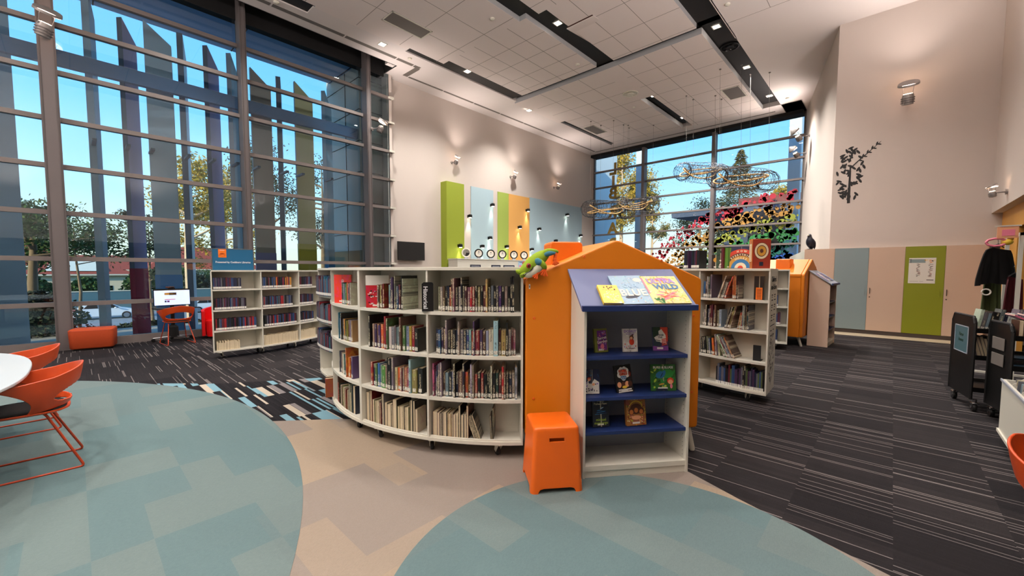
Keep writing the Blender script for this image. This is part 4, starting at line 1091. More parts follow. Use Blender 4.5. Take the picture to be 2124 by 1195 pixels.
# centre of stool from its measured foot corners
ux = Vector((.7738, -.6334)); uy = Vector((.6334, .7738)); c0 = Vector((2.046, 1.728)) + ux * .184 + uy * .184
st.location = (c0.x, c0.y, 0)

# ---- tree frog plush
mat('plush_green', (.52, .63, .12), .95, var=.10, scale=40, bump=.5, bscale=400); mat('plush_white', (.84, .84, .76), .95, bump=.4, bscale=400); mat('plush_blue', (.24, .47, .54), .95, var=.2, scale=30, bump=.4, bscale=400)
mat('plush_orange', (.90, .36, .10), .9, bump=.4, bscale=400); mat('plush_red', (.55, .10, .08), .4); mat('eye_black', (.03, .02, .02), .15)
fr = thing('plush_frog', 'lime green plush tree frog with red eyes and orange feet hanging over the playhouse eave', 'soft toy', HA, HR)
def sweep_body(path, radii, mt, seg=18, flat=1.0):
    b = MB(); b.tube(path, radii, mt, seg, flat=flat); return b
FY = .385
def cat(pts, n=6):
    """Catmull-Rom through (x,y,z,r) points"""
    out = []
    for i in range(len(pts) - 1):
        p0 = pts[max(i - 1, 0)]; p1 = pts[i]; p2 = pts[i + 1]; p3 = pts[min(i + 2, len(pts) - 1)]
        for k in range(n):
            t = k / n; out.append([.5 * ((2 * b_) + (-a + c) * t + (2 * a - 5 * b_ + 4 * c - d) * t * t + (-a + 3 * b_ - 3 * c + d) * t ** 3) for a, b_, c, d in zip(p0, p1, p2, p3)])
    out.append(list(pts[-1])); return out
FY = .375
body = cat([(-.418, FY - .03, 1.492, .006), (-.405, FY - .03, 1.500, .030), (-.375, FY - .03, 1.516, .050), (-.335, FY - .02, 1.543, .064), (-.29, FY - .01, 1.580, .068), (-.245, FY, 1.618, .060), (-.205, FY + .01, 1.645, .044), (-.175, FY + .02, 1.660, .022), (-.165, FY + .02, 1.665, .004)])
b = MB(); b.tube([p[:3] for p in body], [p[3] for p in body], 'plush_green', 22, flat=.9); b.build('body', fr, smooth=80)
bl = cat([(-.385, FY - .065, 1.476, .008), (-.35, FY - .066, 1.484, .024), (-.31, FY - .060, 1.510, .034), (-.268, FY - .050, 1.545, .036), (-.235, FY - .03, 1.580, .018)])
b = MB(); b.tube([p[:3] for p in bl], [p[3] for p in bl], 'plush_white', 14); b.build('belly', fr, smooth=80)
b = MB(); b.tube([(-.412, FY - .070, 1.478), (-.385, FY - .088, 1.490), (-.345, FY - .094, 1.512), (-.322, FY - .088, 1.535), (-.315, FY - .078, 1.555)], [.002, .004, .004, .004, .002], 'eye_black', 6); b.build('mouth', fr)
b = MB(); b.ball((-.418, FY - .035, 1.506), (.030, .024, .018), 'plush_green', rot=Matrix.Rotation(.5, 3, 'Y')); b.build('snout', fr, smooth=80)
b = MB(); b.ball((-.385, FY - .05, 1.488), (.034, .034, .022), 'plush_green', rot=Matrix.Rotation(-.6, 3, 'Y')); b.build('jaw', fr, smooth=80)
b = MB(); b.ball((-.352, FY - .080, 1.556), (.018, .014, .020), 'plush_red'); e = b.build('eye', fr, smooth=80)
b = MB(); b.ball((-.353, FY - .092, 1.556), (.005, .005, .011), 'eye_black'); b.build('pupil', e, smooth=80)
b = MB(); b.ball((-.365, FY + .045, 1.575), (.017, .012, .019), 'plush_red'); b.build('eye', fr, smooth=80)
def limb(name, pts, mt): q = cat(pts, 5); b = MB(); b.tube([p[:3] for p in q], [p[3] for p in q], mt, 12); return b.build(name, fr, smooth=80)
limb('front_leg', [(-.268, FY - .060, 1.590, .024), (-.245, FY - .068, 1.568, .026), (-.228, FY - .064, 1.550, .023), (-.216, FY - .055, 1.535, .015)], 'plush_green')
limb('shoulder', [(-.298, FY - .052, 1.600, .010), (-.284, FY - .064, 1.592, .026), (-.266, FY - .072, 1.578, .027), (-.254, FY - .072, 1.568, .014)], 'plush_blue')
limb('hind_leg', [(-.235, FY - .02, 1.640, .022), (-.195, FY - .015, 1.662, .028), (-.155, FY - .01, 1.670, .022), (-.115, FY - .01, 1.668, .014), (-.102, FY - .01, 1.662, .006)], 'plush_green')
limb('hind_leg_stripe', [(-.232, FY - .032, 1.632, .014), (-.19, FY - .036, 1.650, .020), (-.15, FY - .03, 1.655, .014), (-.125, FY - .02, 1.658, .006)], 'plush_blue')
limb('shin', [(-.13, FY - .02, 1.660, .012), (-.128, FY - .02, 1.635, .013), (-.134, FY - .022, 1.612, .011)], 'plush_orange')
def foot(x, z, y, a0, n=4, L_=.045):
    b = MB(); b.ball((x, y, z), (.016, .012, .014), 'plush_orange')
    for k in range(n):
        a = a0 + (k - (n - 1) / 2) * .42; q = [(x, y, z), (x + L_ * .6 * math.sin(a), y - .01, z - L_ * .6 * math.cos(a)), (x + L_ * math.sin(a), y - .008, z - L_ * math.cos(a))]
        b.tube(q, [.007, .0065, .0075], 'plush_orange', 8); b.ball(q[-1], .0085, 'plush_orange', 8, 6)
    return b.build('foot', fr, smooth=80)
foot(-.222, 1.530, FY - .062, -.35, 4, .05); foot(-.285, 1.498, FY - .075, -.5, 3, .038); foot(-.136, 1.602, FY - .03, .2, 4, .035)
# ================================================================ CHAIRS, TABLE, KIOSK, OTTOMAN
def shell_chair(label, loc, rz, group=None):
    r = thing('shell_chair', label, 'chair', loc, rz, group)
    def top(th):   # rim, th = 0 at the back
        t = abs(th) / 1.85; return Vector((-.045 - .265 * math.cos(th * .95), .285 * math.sin(min(1.57, abs(th)) * 1.0) * (1 if th > 0 else -1), .795 - .115 * t ** 1.3))
    def low(th):   # where the shell meets the seat
        s_ = 1 if th > 0 else -1
        return Vector((-.06 - .165 * math.cos(th), .205 * math.sin(min(1.57, abs(th) * .98)) * s_, .475 + .02 * math.cos(th)))
    def sf(u, v):
        th = (u - .5) * 2 * 1.85; a, c = top(th), low(th)
        p = a.lerp(c, v); bulge = math.sin(v * PI) * .012
        p.x -= bulge * math.cos(th); p.y += bulge * math.sin(th)
        if abs(th) > 1.2: p.x += (abs(th) - 1.2) * .20 * (1 - v) ** 1.5 - .10 * (abs(th) - 1.2) * math.sin(v * PI)
        return p
    nu, nv = 96, 48; g = [[sf(i / nu, j / nv) for j in range(nv + 1)] for i in range(nu + 1)]
    vs = [p for q in g for p in q]; w = nv + 1; fs = []
    for i in range(nu):
        for j in range(nv):
            th = abs(((i + .5) / nu - .5) * 2 * 1.85); v = (j + .5) / nv
            half = 1.12 * math.sqrt(max(0, 1 - ((v - .66) / .23) ** 2)) if abs(v - .66) < .23 else 0
            if th < half: continue
            fs.append((i * w + j, (i + 1) * w + j, (i + 1) * w + j + 1, i * w + j + 1))
    b = MB(); b.add(vs, fs, 'orange_shell'); o = b.build('shell', r, smooth=180)
    sd = o.modifiers.new('s', 'SOLIDIFY'); sd.thickness = .011; sd.offset = 0; o.modifiers.new('b', 'BEVEL').width = .003
    # seat pan
    def pan(k, z):
        out = []
        for i in range(28):
            a = 2 * PI * i / 28; c, s_ = math.cos(a), math.sin(a); e = .62
            out.append((-.005 + (.225 * k) * math.copysign(abs(c) ** e, c), .215 * k * math.copysign(abs(s_) ** e, s_), z))
        return out
    b = MB(); L_ = [pan(.86, .448), pan(1.0, .462), pan(1.0, .472), pan(.93, .470)]; n = 28; vs = [p for q in L_ for p in q]
    b.add(vs, [(i * n + k, i * n + (k + 1) % n, (i + 1) * n + (k + 1) % n, (i + 1) * n + k) for i in range(3) for k in range(n)] + [tuple(range(n - 1, -1, -1)), tuple(range(3 * n, 4 * n))], 'orange_shell'); b.build('seat', r, smooth=50)
    b = MB(); L_ = [pan(.92, .468), pan(.92, .480), pan(.86, .490), pan(.5, .492)]; vs = [p for q in L_ for p in q]
    b.add(vs, [(i * n + k, i * n + (k + 1) % n, (i + 1) * n + (k + 1) % n, (i + 1) * n + k) for i in range(3) for k in range(n)] + [tuple(range(n - 1, -1, -1)), tuple(range(3 * n, 4 * n))], 'seat_black'); b.build('cushion', r, smooth=60)
    for s_ in (-1, 1):
        def cr(pts, rad=.03):
            out = [Vector(pts[0])]
            for i in range(1, len(pts) - 1):
                p = Vector(pts[i]); a = (Vector(pts[i - 1]) - p).normalized(); c = (Vector(pts[i + 1]) - p).normalized()
                for k in range(5): t = k / 4; out.append((p + a * rad) * (1 - t) ** 2 + p * 2 * t * (1 - t) + (p + c * rad) * t ** 2)
            return out + [Vector(pts[-1])]
        y0, y1 = .16 * s_, .225 * s_
        path = cr([(-.02, y0 * .4, .448), (-.10, y0, .448), (-.285, y1, .0085), (.27, y1, .0085), (.13, y0, .448), (.05, y0 * .4, .448)])
        b = MB(); b.tube(path, .0085, 'orange_tube', 10); b.build('leg_frame', r, smooth=60)
    return r
ch = shell_chair('orange shell chair with black seat pad at the white table, whole side in view', (-.285, 4.735, 0), PI)
dup(ch, (-.43, 5.98, 0), PI + .06, 'orange shell chair behind the first, mostly hidden by the white tabletop')
dup(ch, (1.42, 10.78, 0), PI / 2 + .12, 'orange shell chair with its back to the room, drawn up to the computer screen')
dup(ch, (2.71, -.71, 0), -2.0, 'orange shell chair cut off at the right edge beside the white magazine trough')
t = thing('round_table', 'white round-edged table beside the two orange shell chairs', 'table', (-1.4, 5.0, 0))
pts = [(1.14 * math.copysign(abs(math.cos(a)) ** .8, math.cos(a)), 1.5 * math.copysign(abs(math.sin(a)) ** .8, math.sin(a))) for a in [2 * PI * k / 96 for k in range(96)]]
b = MB(); b.prism(pts, .715, .74, 'table_white'); b.build('tabletop', t, bevel=.006, smooth=40)
b = MB(); b.lathe([(.36, 0), (.36, .012), (.08, .03), (.045, .08), (.045, .68), (.16, .714)], 'steel', 32); b.build('pedestal', t, smooth=40)

# computer kiosk
k = thing('computer_kiosk', 'computer screen on a black wheeled stand by the window, white page showing', 'computer', (1.42, 11.22, 0), .10)
b = MB(); b.box(-.31, .31, -.02, .02, .76, 1.115, 'screen_black'); sc = b.build('monitor', k, bevel=.004)
mat('screen_on', (.75, .80, .95), .3, emit=(.78, .84, 1.0), estr=.85)
b = MB(); b.box(-.298, .298, -.0215, -.02, .775, 1.085, 'screen_on'); b.build('screen', sc)
b = MB()
for x0, x1, z0, z1, m_ in ((-.13, .07, .99, 1.035, 'art_gold'), (-.05, .07, .985, 1.037, 'art_navy'), (-.13, .05, .885, .90, 'art_pink'), (-.13, -.10, .835, .87, 'art_navy'), (-.09, -.05, .835, .87, 'art_purple'), (-.298, .298, 1.082, 1.088, 'art_white')): b.box(x0, x1, -.0225, -.0215, z0, z1, m_)
b.build('web_page', sc)
b = MB(); b.box(-.06, .06, .0, .05, 1.115, 1.135, 'black'); b.box(-.10, .04, -.03, .03, 1.135, 1.165, 'art_brown'); b.box(-.03, .03, -.04, -.03, 1.14, 1.16, 'black'); b.build('webcam', k, bevel=.005)
b = MB(); b.box(-.33, .36, -.28, .06, .70, .72, 'black_soft'); b.build('keyboard_shelf', k)
b = MB(); b.tube([(0, .03, .1), (0, .03, .95)], .035, 'black', 12); b.build('pole', k)
b = MB(); b.lathe([(.10, .10), (.09, .30), (.05, .34)], 'black_soft', 14, (0, .03, 0)); b.build('collar', k, smooth=40)
for a in (0.3, 1.5, 2.8, 4.0, 5.2):
    b = MB(); b.tube([(0, .03, .1), (.34 * math.cos(a), .03 + .26 * math.sin(a), .075)], [.024, .018], 'steel', 8); f = b.build('foot_arm', k)
    b = MB(); b.M = Matrix.Translation((.34 * math.cos(a), .03 + .26 * math.sin(a), .035)) @ Matrix.Rotation(PI / 2, 4, 'X'); b.lathe([(.008, -.02), (.035, -.018), (.035, .018), (.008, .02)], 'black', 14); b.build('castor', f, smooth=40)
# ottoman
o_ = thing('ottoman', 'orange fabric block ottoman on the dark carpet in front of the wide window mullion', 'ottoman', (.225, 11.25, 0), -.20)
def rrect(w, d, r, z, n=5):
    out = []
    for cx, cy, a0 in ((w - r, d - r, 0), (-w + r, d - r, 90), (-w + r, -d + r, 180), (w - r, -d + r, 270)):
        for i in range(n + 1): a = math.radians(a0 + i * 90 / n); out.append((cx + r * math.cos(a), cy + r * math.sin(a), z))
    return out
def loftmb(levels, mt):
    b = MB(); n = len(levels[0]); vs = [p for l in levels for p in l]
    b.add(vs, [(i * n + k, i * n + (k + 1) % n, (i + 1) * n + (k + 1) % n, (i + 1) * n + k) for i in range(len(levels) - 1) for k in range(n)] + [tuple(range(n - 1, -1, -1)), tuple(range((len(levels) - 1) * n, len(levels) * n))], mt); return b
loftmb([rrect(.285, .20, .06, .03), rrect(.30, .215, .06, .05), rrect(.31, .225, .06, .36), rrect(.305, .22, .06, .385), rrect(.285, .20, .06, .40)], 'orange_fabric').build('upholstered_block', o_, smooth=50)
b = MB(); b.box(-.25, .25, -.16, .16, 0, .03, 'black'); b.build('plinth', o_)
b = MB(); b.tube([(p[0], p[1], .372) for p in rrect(.309, .224, .06, 0)], .003, 'orange_tube', 6, closed=True); b.build('piping', o_)
# red tub chair
r_ = thing('tub_chair', 'glossy red tub chair half hidden behind the back left bookcase', 'chair', (2.22, 11.12, 0), -1.9)
def tub(u, v):
    a = -2.0 + 4.0 * u; return Vector((-.27 * math.cos(a) - .0, .27 * math.sin(a), .06 + v * (.66 - .12 * abs(a) / 2.0)))
b = MB(); b.grid(tub, 28, 4, 'red_vinyl', .06); b.build('backrest', r_, smooth=60)
loftmb([rrect(.23, .23, .15, .05, 7), rrect(.24, .24, .16, .36, 7), rrect(.23, .23, .15, .40, 7)], 'red_vinyl').build('seat', r_, smooth=50)
b = MB(); b.lathe([(.22, 0), (.22, .05)], 'black', 20); b.build('base_ring', r_)

# ================================================================ WALL: COLOURED PANELS, LAMPS, TV, COUNTER
def wall_panel(x0, x1, d, z1, m_, label, z0=0.0):
    b = MB(); b.box(x0, x1, YW - d, YW - .002, z0, z1, m_); o = b.build('wall_panel'); tag(o, label, 'wall panel'); return o
wall_panel(8.97, 9.77, .33, 4.62, 'panel_green', 'olive green boxed-out wall panel, the only one standing proud of the wall')
wall_panel(10.37, 11.55, .02, 4.69, 'panel_blue', 'pale blue wall panel between two white gaps, right of the boxed-out green panel')
wall_panel(11.80, 12.44, .02, 4.69, 'panel_green2', 'flat light green wall panel directly left of the orange panel')
wall_panel(12.445, 13.77, .02, 4.69, 'panel_orange', 'pale orange wall panel between the light green and the wide blue panels')
wall_panel(13.775, 17.9, .02, 4.72, 'panel_blue', 'wide pale blue wall panel reaching towards the far window corner')
mat('lamp_down', (1, 1, 1), .5, emit=(1, .96, .85), estr=25)
LAMPS = []
def wall_lamp(label, x, z, y=YW, warm=(1, .92, .76), e=48):
    r = thing('wall_lamp', label, 'wall lamp', (x, y, z), 0, None)
    b = MB(); b.box(-.05, .05, -.012, 0, -.05, .05, 'black_metal'); b.build('backplate', r)
    b = MB(); b.tube([(0, -.01, 0), (0, -.07, 0)], .022, 'black_metal', 10); b.build('arm', r)
    b = MB(); b.lathe([(.045, -.06), (.075, -.055), (.078, .03), (.06, .06), (.02, .065)], 'black_metal', 18, (0, -.11, 0)); h = b.build('lamp_head', r, smooth=40)
    b = MB(); b.lathe([(.05, -.066), (.05, -.0605)], 'lamp_down', 14, (0, -.11, 0)); b.build('bulb', h)
    LAMPS.append((x, y - .11, z - .075, warm, e)); return r
LP = [(9.50, 2.40, 'lowest black wall lamp on the boxed-out green panel', YW - .33), (10.25, 3.55, 'black wall lamp on the white gap beside the boxed-out green panel', YW), (11.42, 4.10, 'highest black wall lamp on the narrow pale blue panel', YW - .02),
      (10.87, 2.45, 'small low black wall lamp above the second dial, narrow pale blue panel', YW - .02), (11.29, 2.80, 'black wall lamp with a bright white beam low on the narrow pale blue panel', YW - .02), (12.25, 2.50, 'low black wall lamp on the light green panel', YW - .02),
      (13.05, 3.36, 'lower black wall lamp in the middle of the orange panel', YW - .02), (13.56, 4.13, 'upper black wall lamp at the right edge of the orange panel', YW - .02), (13.85, 2.45, 'black wall lamp just above the frog toy, left edge of the wide blue panel', YW - .02),
      (14.36, 3.38, 'black wall lamp with a short white beam left on the wide blue panel', YW - .02), (15.60, 2.92, 'black wall lamp peeping over the orange chimney block', YW - .02), (16.50, 4.23, 'highest black wall lamp on the wide blue panel', YW - .02), (17.69, 3.30, 'black wall lamp nearest the far window with a strong white beam', YW - .02)]
for x, z, lab, y in LP: wall_lamp(lab, x, z, y)
tv = thing('television', 'black wall-mounted television left of the olive green panel', 'television', (7.66, YW - .10, 2.15), .0)
b = MB(); b.box(-.52, .52, -.035, .0, -.30, .30, 'screen_black'); b.build('screen', tv, bevel=.005)
b = MB(); b.box(-.505, .505, -.037, -.035, -.285, .285, 'black'); b.build('panel_face', tv)
b = MB(); b.box(-.12, .12, 0, .098, -.12, .12, 'black_metal'); b.build('wall_bracket', tv)
# white counter with round dials on stands
CYc = 10.9
def cx(px, y=CYc): return P(px, 535, 'y', y).x
c = thing('counter', 'white high counter below the coloured wall panels', 'counter', (0, 0, 0))
x0, x1 = cx(949), cx(1112); b = MB(); b.box(x0, x1, CYc, CYc + .5, 0, 1.90, 'case_white'); b.build('front', c)
b = MB(); b.box(x0 - .02, x1 + .02, CYc - .02, CYc + .52, 1.90, 1.925, 'case_white'); b.build('top_board', c)
for i, (a, d) in enumerate(((975, 997), (1019, 1038), (1044, 1067))):
    b = MB(); b.box(cx(a), cx(d), CYc - .006, CYc, 1.60, 1.72, 'art_navy'); o = b.build('navy_label', c)
    b = MB(); b.box(cx(a) + .05, cx(d) - .05, CYc - .008, CYc - .006, 1.66, 1.672, 'white_ink'); b.build('label_line', o)
b = MB(); b.box(cx(1075), cx(1087), CYc - .010, CYc - .001, 1.62, 1.88, 'art_sky'); o = b.build('leaflet'); tag(o, 'small blue and pink printed leaflet on the counter front near the frog toy', 'leaflet')
b = MB(); b.box(cx(1076.5), cx(1085), CYc - .011, CYc - .010, 1.66, 1.72, 'art_pink'); b.box(cx(1077), cx(1083), CYc - .011, CYc - .010, 1.83, 1.85, 'art_navy'); b.build('print', o)
for i, (px, lab) in enumerate(((967, 'round dial with black spiral face, leftmost on the white counter'), (993, 'round white dial in black ring, second from left on the white counter'), (1018, 'round white dial in black ring, third from left on the white counter'), (1042, 'round white dial in black ring, fourth from left, against the light green panel'), (1066, 'round white dial in black ring, fifth from left, left on the orange panel'), (1087, 'round white dial in black ring nearest the frog toy'))):
    x = cx(px, CYc + .2); r = thing('dial', lab, 'dial', (x, CYc + .2, 1.925), -.5)
    b = MB(); b.box(-.06, .06, -.04, .04, 0, .06, 'case_grey'); b.build('stand', r, bevel=.006)
    M = Matrix.Translation((0, 0, .215)) @ Matrix.Rotation(PI / 2, 4, 'X'); b = MB(); b.M = M; b.lathe([(.10, -.02), (.16, -.02), (.165, 0), (.155, .022), (.125, .02), (.12, .01)], 'black_metal' if i else 'art_white', 28); b.build('rim', r, smooth=50)
    b = MB(); b.M = M; b.lathe([(.01, .0105), (.125, .0105), (.125, .008), (.01, .008)], 'art_white' if i else 'black', 28); f = b.build('dial_face', r)
    b = MB(); b.M = M
    if i: disc(b, 0, .05, .022, .02, .0112, 'art_navy'); disc(b, -.015, -.02, .012, .012, .0112, 'art_navy'); disc(b, .03, -.03, .02, .012, .0112, 'art_sky'); b.box(-.05, .05, .01, .018, .011, .0115, 'black_soft')
    else:
        for q in (.10, .075, .05, .025): b.tube([(q * math.cos(t_ / 16 * 2 * PI), q * math.sin(t_ / 16 * 2 * PI), .012) for t_ in range(12)], .004, 'art_white', 5)
    b.build('dial_marks', f)

# ---- uplighters
UPL = []
mat('reflector_glow', (1, 1, 1), .5, emit=(1, .86, .80), estr=6)  # reflector face glows by itself in place of bounced lamp light
def uplighter(label, loc, wall_n, aim, s=1.0, lit=True, cone=.2):
    """bracket from a wall; the lamp faces up along aim"""
    r = thing('wall_uplighter', label, 'uplighter', loc, 0)
    n = Vector(wall_n).normalized(); a = Vector(aim).normalized()
    b = MB(); b.tube([Vector((0, 0, 0)), n * .03], .05, 'spot_body', 12); b.build('wall_plate', r)
    e = n * .26 * s; b = MB(); b.tube([n * .02, e], .014, 'spot_body', 8); b.build('bracket', r)
    b = MB(); b.tube([e - a * .12 * s, e - a * .115 * s, e - a * .02 * s, e + a * .03 * s], [.03 * s, .065 * s, .07 * s, .06 * s], 'spot_body', 14); bd = b.build('lamp_body', r, smooth=40)
    b = MB()
    for q in (.0, .03, .06): b.tube([e - a * (.02 + q) * s, e - a * (.032 + q) * s], .078 * s, 'alu', 14)
    b.build('cooling_fins', bd)
    b = MB(); b.tube([e + a * .025 * s, e + a * .035 * s], .05 * s, 'lamp_warm', 14); b.build('lamp', r)
    q = a.orthogonal().normalized(); b = MB()
    for k_ in (1, -1): b.tube([e + q * .066 * s * k_, e + q * .085 * s * k_ + a * .15 * s], .005, 'steel', 5)
    b.build('reflector_rod', r)
    t2 = (a * .9 - n * .0 + n * .45).normalized()
    b = MB(); b.tube([e + a * .150 * s, e + a * .158 * s + t2 * .02 * s, e + a * .158 * s + t2 * .13 * s * cone], [.12 * s, .118 * s, .02 * s if cone > .5 else .116 * s], 'spot_body', 20); b.build('reflector', r, smooth=40)
    b = MB(); b.tube([e + a * .147 * s, e + a * .1495 * s], .112 * s, 'reflector_glow', 20); b.build('reflector_face', r)
    if lit: UPL.append((Vector(loc) + e + a * .20 * s + n * .05, a))
    return r
for i, x in enumerate((9.48, 12.56, 15.54)): uplighter(['wall uplighter nearest the left window wall, above the olive green panel', 'wall uplighter above the orange panel, middle of the three in a row', 'wall uplighter closest to the far window on the white side wall'][i], (x, YW, 5.40), (0, -1, 0), (.25, -.25, 1))
uplighter('uplighter bracketed to the slim mullion at the end of the window wall', (6.10, 11.27, 5.62), (.5, -1, 0), (.35, -.15, 1), 1.2)
uplighter('uplighter bracketed to the wide mullion, glowing at the top left', (-.15, 11.3, 5.72), (0, -1, 0), (.2, -.25, 1), 1.5)
uplighter('uplighter on the cupboard wall high above the green door, casting a round shadow', (13.05, -.08, 5.35), (-1, 0, 0), (-.25, 0, 1), 1.5)
uplighter('uplighter with conical shade on the angled wall, the higher of the pair', (17.4, 2.27, 6.15), (-.25, 1, 0), (-.6, .5, 1), 1.3, cone=1.0)
uplighter('uplighter with conical shade on the angled wall, the lower of the pair', (18.1, 2.45, 5.75), (-.25, 1, 0), (-.6, .5, 1), 1.2, cone=1.0)
uplighter('square uplighter at the top right corner above the low bay', (11.5, YR, 2.95), (0, 1, 0), (0, .1, 1), .7, False)

# ================================================================ CUPBOARD WALL
cw = thing('storage_cupboards', 'wall of tall cupboards with cream, blue-grey and olive green doors', 'cupboard')
b = MB(); b.box(13.0, 13.048, -1.45, 1.70, 0, 2.075, 'door_cream'); b.build('carcass', cw)
b = MB(); b.box(12.985, 13.0, -1.45, 1.70, 0, .10, 'kick_dark'); b.build('kickboard', cw)
DY = [1.70, 1.075, .432, -.195, -.832, -1.44, -1.45]
mat('handle_slot', (.16, .12, .10), .6)
for i, m_ in enumerate(('door_cream', 'door_blue', 'door_cream', 'door_green', 'door_cream')):
    b = MB(); b.box(12.972, 13.0, DY[i + 1] + .002, DY[i] - .002, .10, 2.075, m_); o = b.build('cupboard_door', cw, bevel=.0015)
    if i in (1, 3): b = MB(); b.box(12.955, 12.972, DY[i + 1] + .05, DY[i + 1] + .062, .96, 1.10, m_); b.build('handle', o)
    if i in (2, 4): b = MB(); b.box(12.955, 12.972, DY[i] - .05, DY[i] - .040, .98, 1.12, 'handle_slot'); b.build('handle', o); b = MB(); b.M = Matrix.Translation((12.97, DY[i] - .045, .90)); b.ball((0, 0, 0), .012, 'handle_slot', 8, 6); b.build('lock', o)
struct(MB().box(12.45, 12.98, -1.45, 1.72, 0, .006, 'floor_strip').build('floor_edge_strip'))
ps = thing('poster', 'square white poster with two columns of small print on the olive green cupboard door', 'poster')
PM = wall_M((12.970, -.475, 1.53), (0, -1, 0), (0, 0, 1))
b = MB(); b.M = PM; b.box(-.215, .215, -.285, .285, 0, .0015, 'paper_white'); b.build('sheet', ps)
b = MB(); b.M = PM; b.box(-.20, .05, .175, .255, .0015, .002, 'door_blue')
for k_ in range(3): b.box(-.215, -.17, .245 - k_ * .035, .257 - k_ * .035, .002, .0025, 'art_navy')
rr = random.Random(21)
for k_ in range(12): disc(b, rr.uniform(.05, .19), rr.uniform(.185, .25), .02, .014, .0022 + k_ * .00003, rr.choice(['art_gold', 'art_brown', 'art_skin', 'art_cream']))
b.build('header_picture', ps)
b = MB(); b.M = PM
for xc in (-.04, .15):
    for k_ in range(22):
        y = .155 - k_ * .0135; q = .055 if k_ % 5 else .02; w_ = rr.uniform(.02, .055); x_ = xc - .055 + rr.uniform(0, .055 - .02)
        b.box(x_, x_ + w_, y - .0075, y, .0015, .002, rr.choice(['art_brown', 'box_red', 'black_soft', 'art_brown']))
b.box(.08, .19, -.215, -.20, .0015, .002, 'black_soft'); b.box(-.19, -.05, -.245, -.24, .0015, .002, 'grille'); b.box(-.03, .03, -.245, -.24, .0015, .002, 'grille')
b.build('print_lines', ps)
# low white partition that runs back beside the angled wall
lw = MB(); a_ = P(1672, 518, 'z', 2.07); c_ = P(1637, 533, 'z', 2.07)
struct(MB().prism([(13.06, 1.70), (13.06, 1.60), (c_.x, c_.y - .10), (c_.x, c_.y)], 0, 2.06, 'case_white').build('wall_partition'))
# bird figure on top
bd = thing('bird_figure', 'dark blue-black bird figure with pale beak standing on top of the cupboards', 'figurine', (13.16, 1.62, 2.079), 2.6)
mat('feather', (.08, .09, .16), .5, var=.3, scale=30, bump=.4, bscale=60); mat('beak', (.78, .76, .70), .5)
q = cat([(-.10, 0, .02, .01), (-.07, 0, .06, .06), (-.02, 0, .15, .095), (.0, 0, .24, .088), (.01, 0, .30, .06), (.015, 0, .34, .048), (.02, 0, .375, .044), (.022, 0, .40, .02)], 5)
b = MB(); b.tube([p[:3] for p in q], [p[3] for p in q], 'feather', 16, flat=.85); b.build('body', bd, smooth=70)
b = MB(); b.tube([(.05, 0, .365), (.09, 0, .360), (.125, 0, .345)], [.02, .014, .003], 'beak', 8); b.build('beak', bd, smooth=60)
for s_ in (-1, 1): q = cat([(.0, s_ * .07, .27, .02), (-.03, s_ * .085, .18, .045), (-.07, s_ * .07, .08, .035), (-.10, s_ * .05, .01, .008)], 5); b = MB(); b.tube([p[:3] for p in q], [p[3] for p in q], 'feather', 10, flat=.5); b.build('wing', bd, smooth=70)
b = MB(); b.lathe([(.07, 0), (.07, .01), (.03, .02)], 'feather', 12); b.build('base', bd)
# black wall stencil (a plain leafy sapling in place of the artwork)
ws = thing('wall_decal', 'black leafy sapling silhouette with one long side branch, decal above the cupboards', 'wall decal')
WM = wall_M((13.048, .80, 3.18), (0, -1, 0), (0, 0, 1))
b = MB(); b.M = WM
def blob(cx_, cy_, rx, ry, a=0, n=14): disc(b, cx_, cy_, rx, ry, .0006 + len(b.f) * .00001, 'black_ink', n, a)
rr = random.Random(33)
# trunk of leaf stalks and a rounded crown
b.extr([(-.10, 0, 0), (-.04, 0, 0), (-.05, .9, 0), (-.08, .9, 0)], (0, 0, .0006), 'black_ink')
for k_ in range(70):
    y_ = rr.uniform(.12, 1.38); w_ = .07 + .20 * math.sin(min(1, y_ / 1.38) * PI) ; x_ = -.07 + rr.uniform(-w_, w_)
    blob(x_, y_, .060, .024, rr.uniform(.3, 2.8))
pth = [(-.06, .85), (.10, 1.02), (.24, 1.15), (.36, 1.27), (.47, 1.38)]
for (xa, ya), (xb, yb), w_ in zip(pth, pth[1:], (.022, .018, .014, .010)): b.extr([(xa, ya - w_, 0), (xb, yb - w_ * .7, 0), (xb, yb + w_ * .7, 0), (xa, ya + w_, 0)], (0, 0, .0006), 'black_ink')
for k_ in range(9): blob(.12 + k_ * .04, 1.03 + k_ * .040 + (.035 if k_ % 2 else -.03), .042, .016, 1.3 if k_ % 2 else -.3)
b.build('silhouette', ws)
